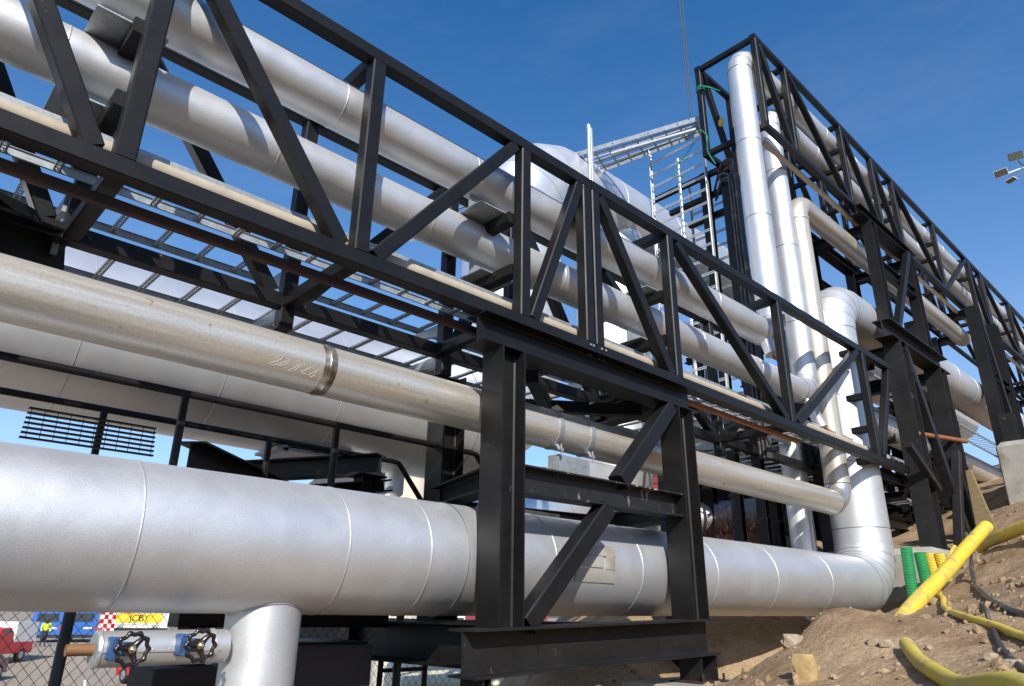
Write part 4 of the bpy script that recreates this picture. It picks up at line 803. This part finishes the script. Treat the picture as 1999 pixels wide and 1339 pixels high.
vehicle('parked_van', 'white van parked right behind the cream van', 'van', 14.6, 17.2, math.atan2(-12, -9), 4.9, 2.1, 2.5, VAN, 'white', z=-3.1, extra=van_extra)
# person in the yard
px_, py_ = 12.9, 59.6; pz_ = YARD(py_)
pr = thing('person', 'person walking in a yellow high visibility jacket and dark trousers', 'person', (px_, py_, pz_))
def skinned(name, verts, edges, radii, m, sub=1):
    me = bpy.data.meshes.new(name); me.from_pydata(verts, edges, []); me.materials.append(M[m]); o = bpy.data.objects.new(name, me); C.objects.link(o); o.parent = pr
    md = o.modifiers.new('skin', 'SKIN'); md.use_smooth_shade = True
    for i, r in enumerate(radii): me.skin_vertices[0].data[i].radius = (r, r)
    me.skin_vertices[0].data[0].use_root = True
    sb_ = o.modifiers.new('sub', 'SUBSURF'); sb_.levels = sub; sb_.render_levels = sub; return o
skinned('body', [(0, 0, .95), (0, 0, 1.2), (0, 0, 1.42), (0, 0, 1.52), (0, 0, 1.62), (0, 0, 1.74), (.11, 0, .9), (.14, .16, .5), (.13, .05, .08), (.13, -.14, .04), (-.11, 0, .9), (-.14, -.16, .5), (-.15, -.02, .08), (-.15, -.2, .04), (.2, 0, 1.4), (.27, .05, 1.12), (.27, -.1, .88), (-.2, 0, 1.4), (-.27, -.02, 1.12), (-.25, -.2, .92)],
        [(0, 1), (1, 2), (2, 3), (3, 4), (4, 5), (0, 6), (6, 7), (7, 8), (8, 9), (0, 10), (10, 11), (11, 12), (12, 13), (2, 14), (14, 15), (15, 16), (2, 17), (17, 18), (18, 19)],
        [.13, .13, .12, .055, .09, .08, .10, .075, .05, .045, .10, .075, .05, .045, .07, .05, .045, .07, .05, .045], 'trouser')
skinned('jacket', [(0, 0, .92), (0, 0, 1.2), (0, 0, 1.43), (.21, 0, 1.41), (.28, .05, 1.12), (.275, -.08, .92), (-.21, 0, 1.41), (-.28, -.02, 1.12), (-.26, -.18, .95)], [(0, 1), (1, 2), (2, 3), (3, 4), (4, 5), (2, 6), (6, 7), (7, 8)], [.185, .185, .165, .10, .075, .065, .10, .075, .065], 'hivis')
put('hair', B().lathe((px_, py_, pz_+1.66), (0, 0, 1), [(0, .095), (.08, .095), (.13, .05)], 12), 'ink', pr)
br = thing('road_barrier', 'red and white striped barrier stack between the blue van and the white truck', 'barrier', (8.6, 30.6, YARD(30.6)))
for k in range(6):
    for j in range(4):
        put('stripe_block', B().box((8.35+.12*j, 30.6-.04*j, YARD(30.6)+2.65+k*.15), (.118, .1, .148)), 'red' if (k+j) % 2 else 'white', br)
put('stand', B().box((8.36, 30.65, YARD(30.6)+1.3), (.06, .06, 2.6)).box((8.72, 30.53, YARD(30.6)+1.3), (.06, .06, 2.6)), 'galv', br); put('warning_lamp', B().lathe((9.15, 30.5, YARD(30.6)+3.35), (0, 0, 1), [(0, .12), (.12, .12), (.2, .08)], 14), 'orange', br)
solo('tarpaulin', B().loft([[V((3.5, 66, -2.3)), V((9.5, 64, -2.3)), V((9.5, 68, -2.3)), V((3.5, 70, -2.3))], [V((3.7, 66.3, -.2)), V((9.2, 64.4, .1)), V((9.2, 67.5, .1)), V((3.7, 69.5, -.2))], [V((4.2, 67.6, .6)), V((8.8, 66.0, 1.0)), V((8.8, 66.4, 1.0)), V((4.2, 68.2, .6))]]), 'tarp', 'bright blue tarpaulin heap at the far left of the yard', 'tarpaulin')
solo('marker_post', B().cyl((7.9, 29.4, YARD(29.4)), (7.9, 29.4, YARD(29.4)+1.3), .05, 10), 'white', 'short white marker post standing in the yard', 'post')
db = thing('dark_shed', 'dark shed behind the fence at the left edge', 'shed', (1.2, 24, -4)); put('wall', B().box((.2, 24, -1.6), (1.5, 1.2, 4.2)), 'shed', db); put('corner_post', B().bar((1.05, 23.3, -3.8), (1.05, 23.3, .5), .18, .18, (0, 1, 0)), 'fpost', db); put('corner_post', B().bar((1.55, 23.6, -3.8), (1.55, 23.6, .5), .12, .12, (0, 1, 0)), 'fpost', db)

# ------------------------------------------------------------------ buildings behind
def building(name, label, c, size, rz, wall, nx_, nz_, roof=None, boards=0):
    o = thing(name, label, 'building', (0, 0, 0)); Lx, Ly, H = size
    put('wall', B().box((0, 0, H/2), (Lx, Ly, H)), wall, o)
    if boards:
        for k in range(boards): put('cladding_board', B().box((0, -Ly/2-.02, H*(k+.5)/boards), (Lx, .05, H/boards*.90)), wall, o)
    for i in range(nx_):
        for j in range(nz_):
            x = -Lx/2+Lx*(i+.5)/nx_; z = H*(j+.55)/nz_
            f = put('window', B().box((x, -Ly/2-.06, z), (Lx/nx_*.5, .08, H/nz_*.5)), 'white', o); put('pane', B().box((x, -Ly/2-.105, z), (Lx/nx_*.42, .02, H/nz_*.42)), 'glass', f)
    if roof: put('roof', B().loft([[V((-Lx/2-.3, -Ly/2-.4, H)), V((-Lx/2-.3, 0, H+roof)), V((-Lx/2-.3, Ly/2+.4, H))], [V((Lx/2+.3, -Ly/2-.4, H)), V((Lx/2+.3, 0, H+roof)), V((Lx/2+.3, Ly/2+.4, H))]]), 'roofdark', o)
    o.location = c; o.rotation_euler = (0, 0, rz); return o
building('red_building', 'tall red building with white windows far behind, beside the trestle column', (42, 49, -2.3), (12, 9, 14.2), R_(-42), 'redwall', 6, 5, boards=24)
building('gabled_house', 'grey house with a dark gabled roof far behind the stub column', (31, 47, -2.3), (7, 9, 11), R_(40), 'creamwall', 2, 3, 4)
building('red_house', 'dark red boarded house on the slope behind the cable ladders', (28.5, 16.2, 1.5), (11, 7, 7.2), R_(-62), 'redwall', 4, 2, boards=24)
sl_ = thing('cream_tower', 'round cream concrete tower behind the huge pipe', 'tower', (17.3, 24.6, -3.6)); put('shaft', B().cyl((17.3, 24.6, -3.7), (17.3, 24.6, 9), .95, 36), 'creamwall', sl_); put('downpipe', B().cyl((18.25, 24.0, -3.7), (18.25, 24.0, 7.2), .05, 8), 'cable', sl_)
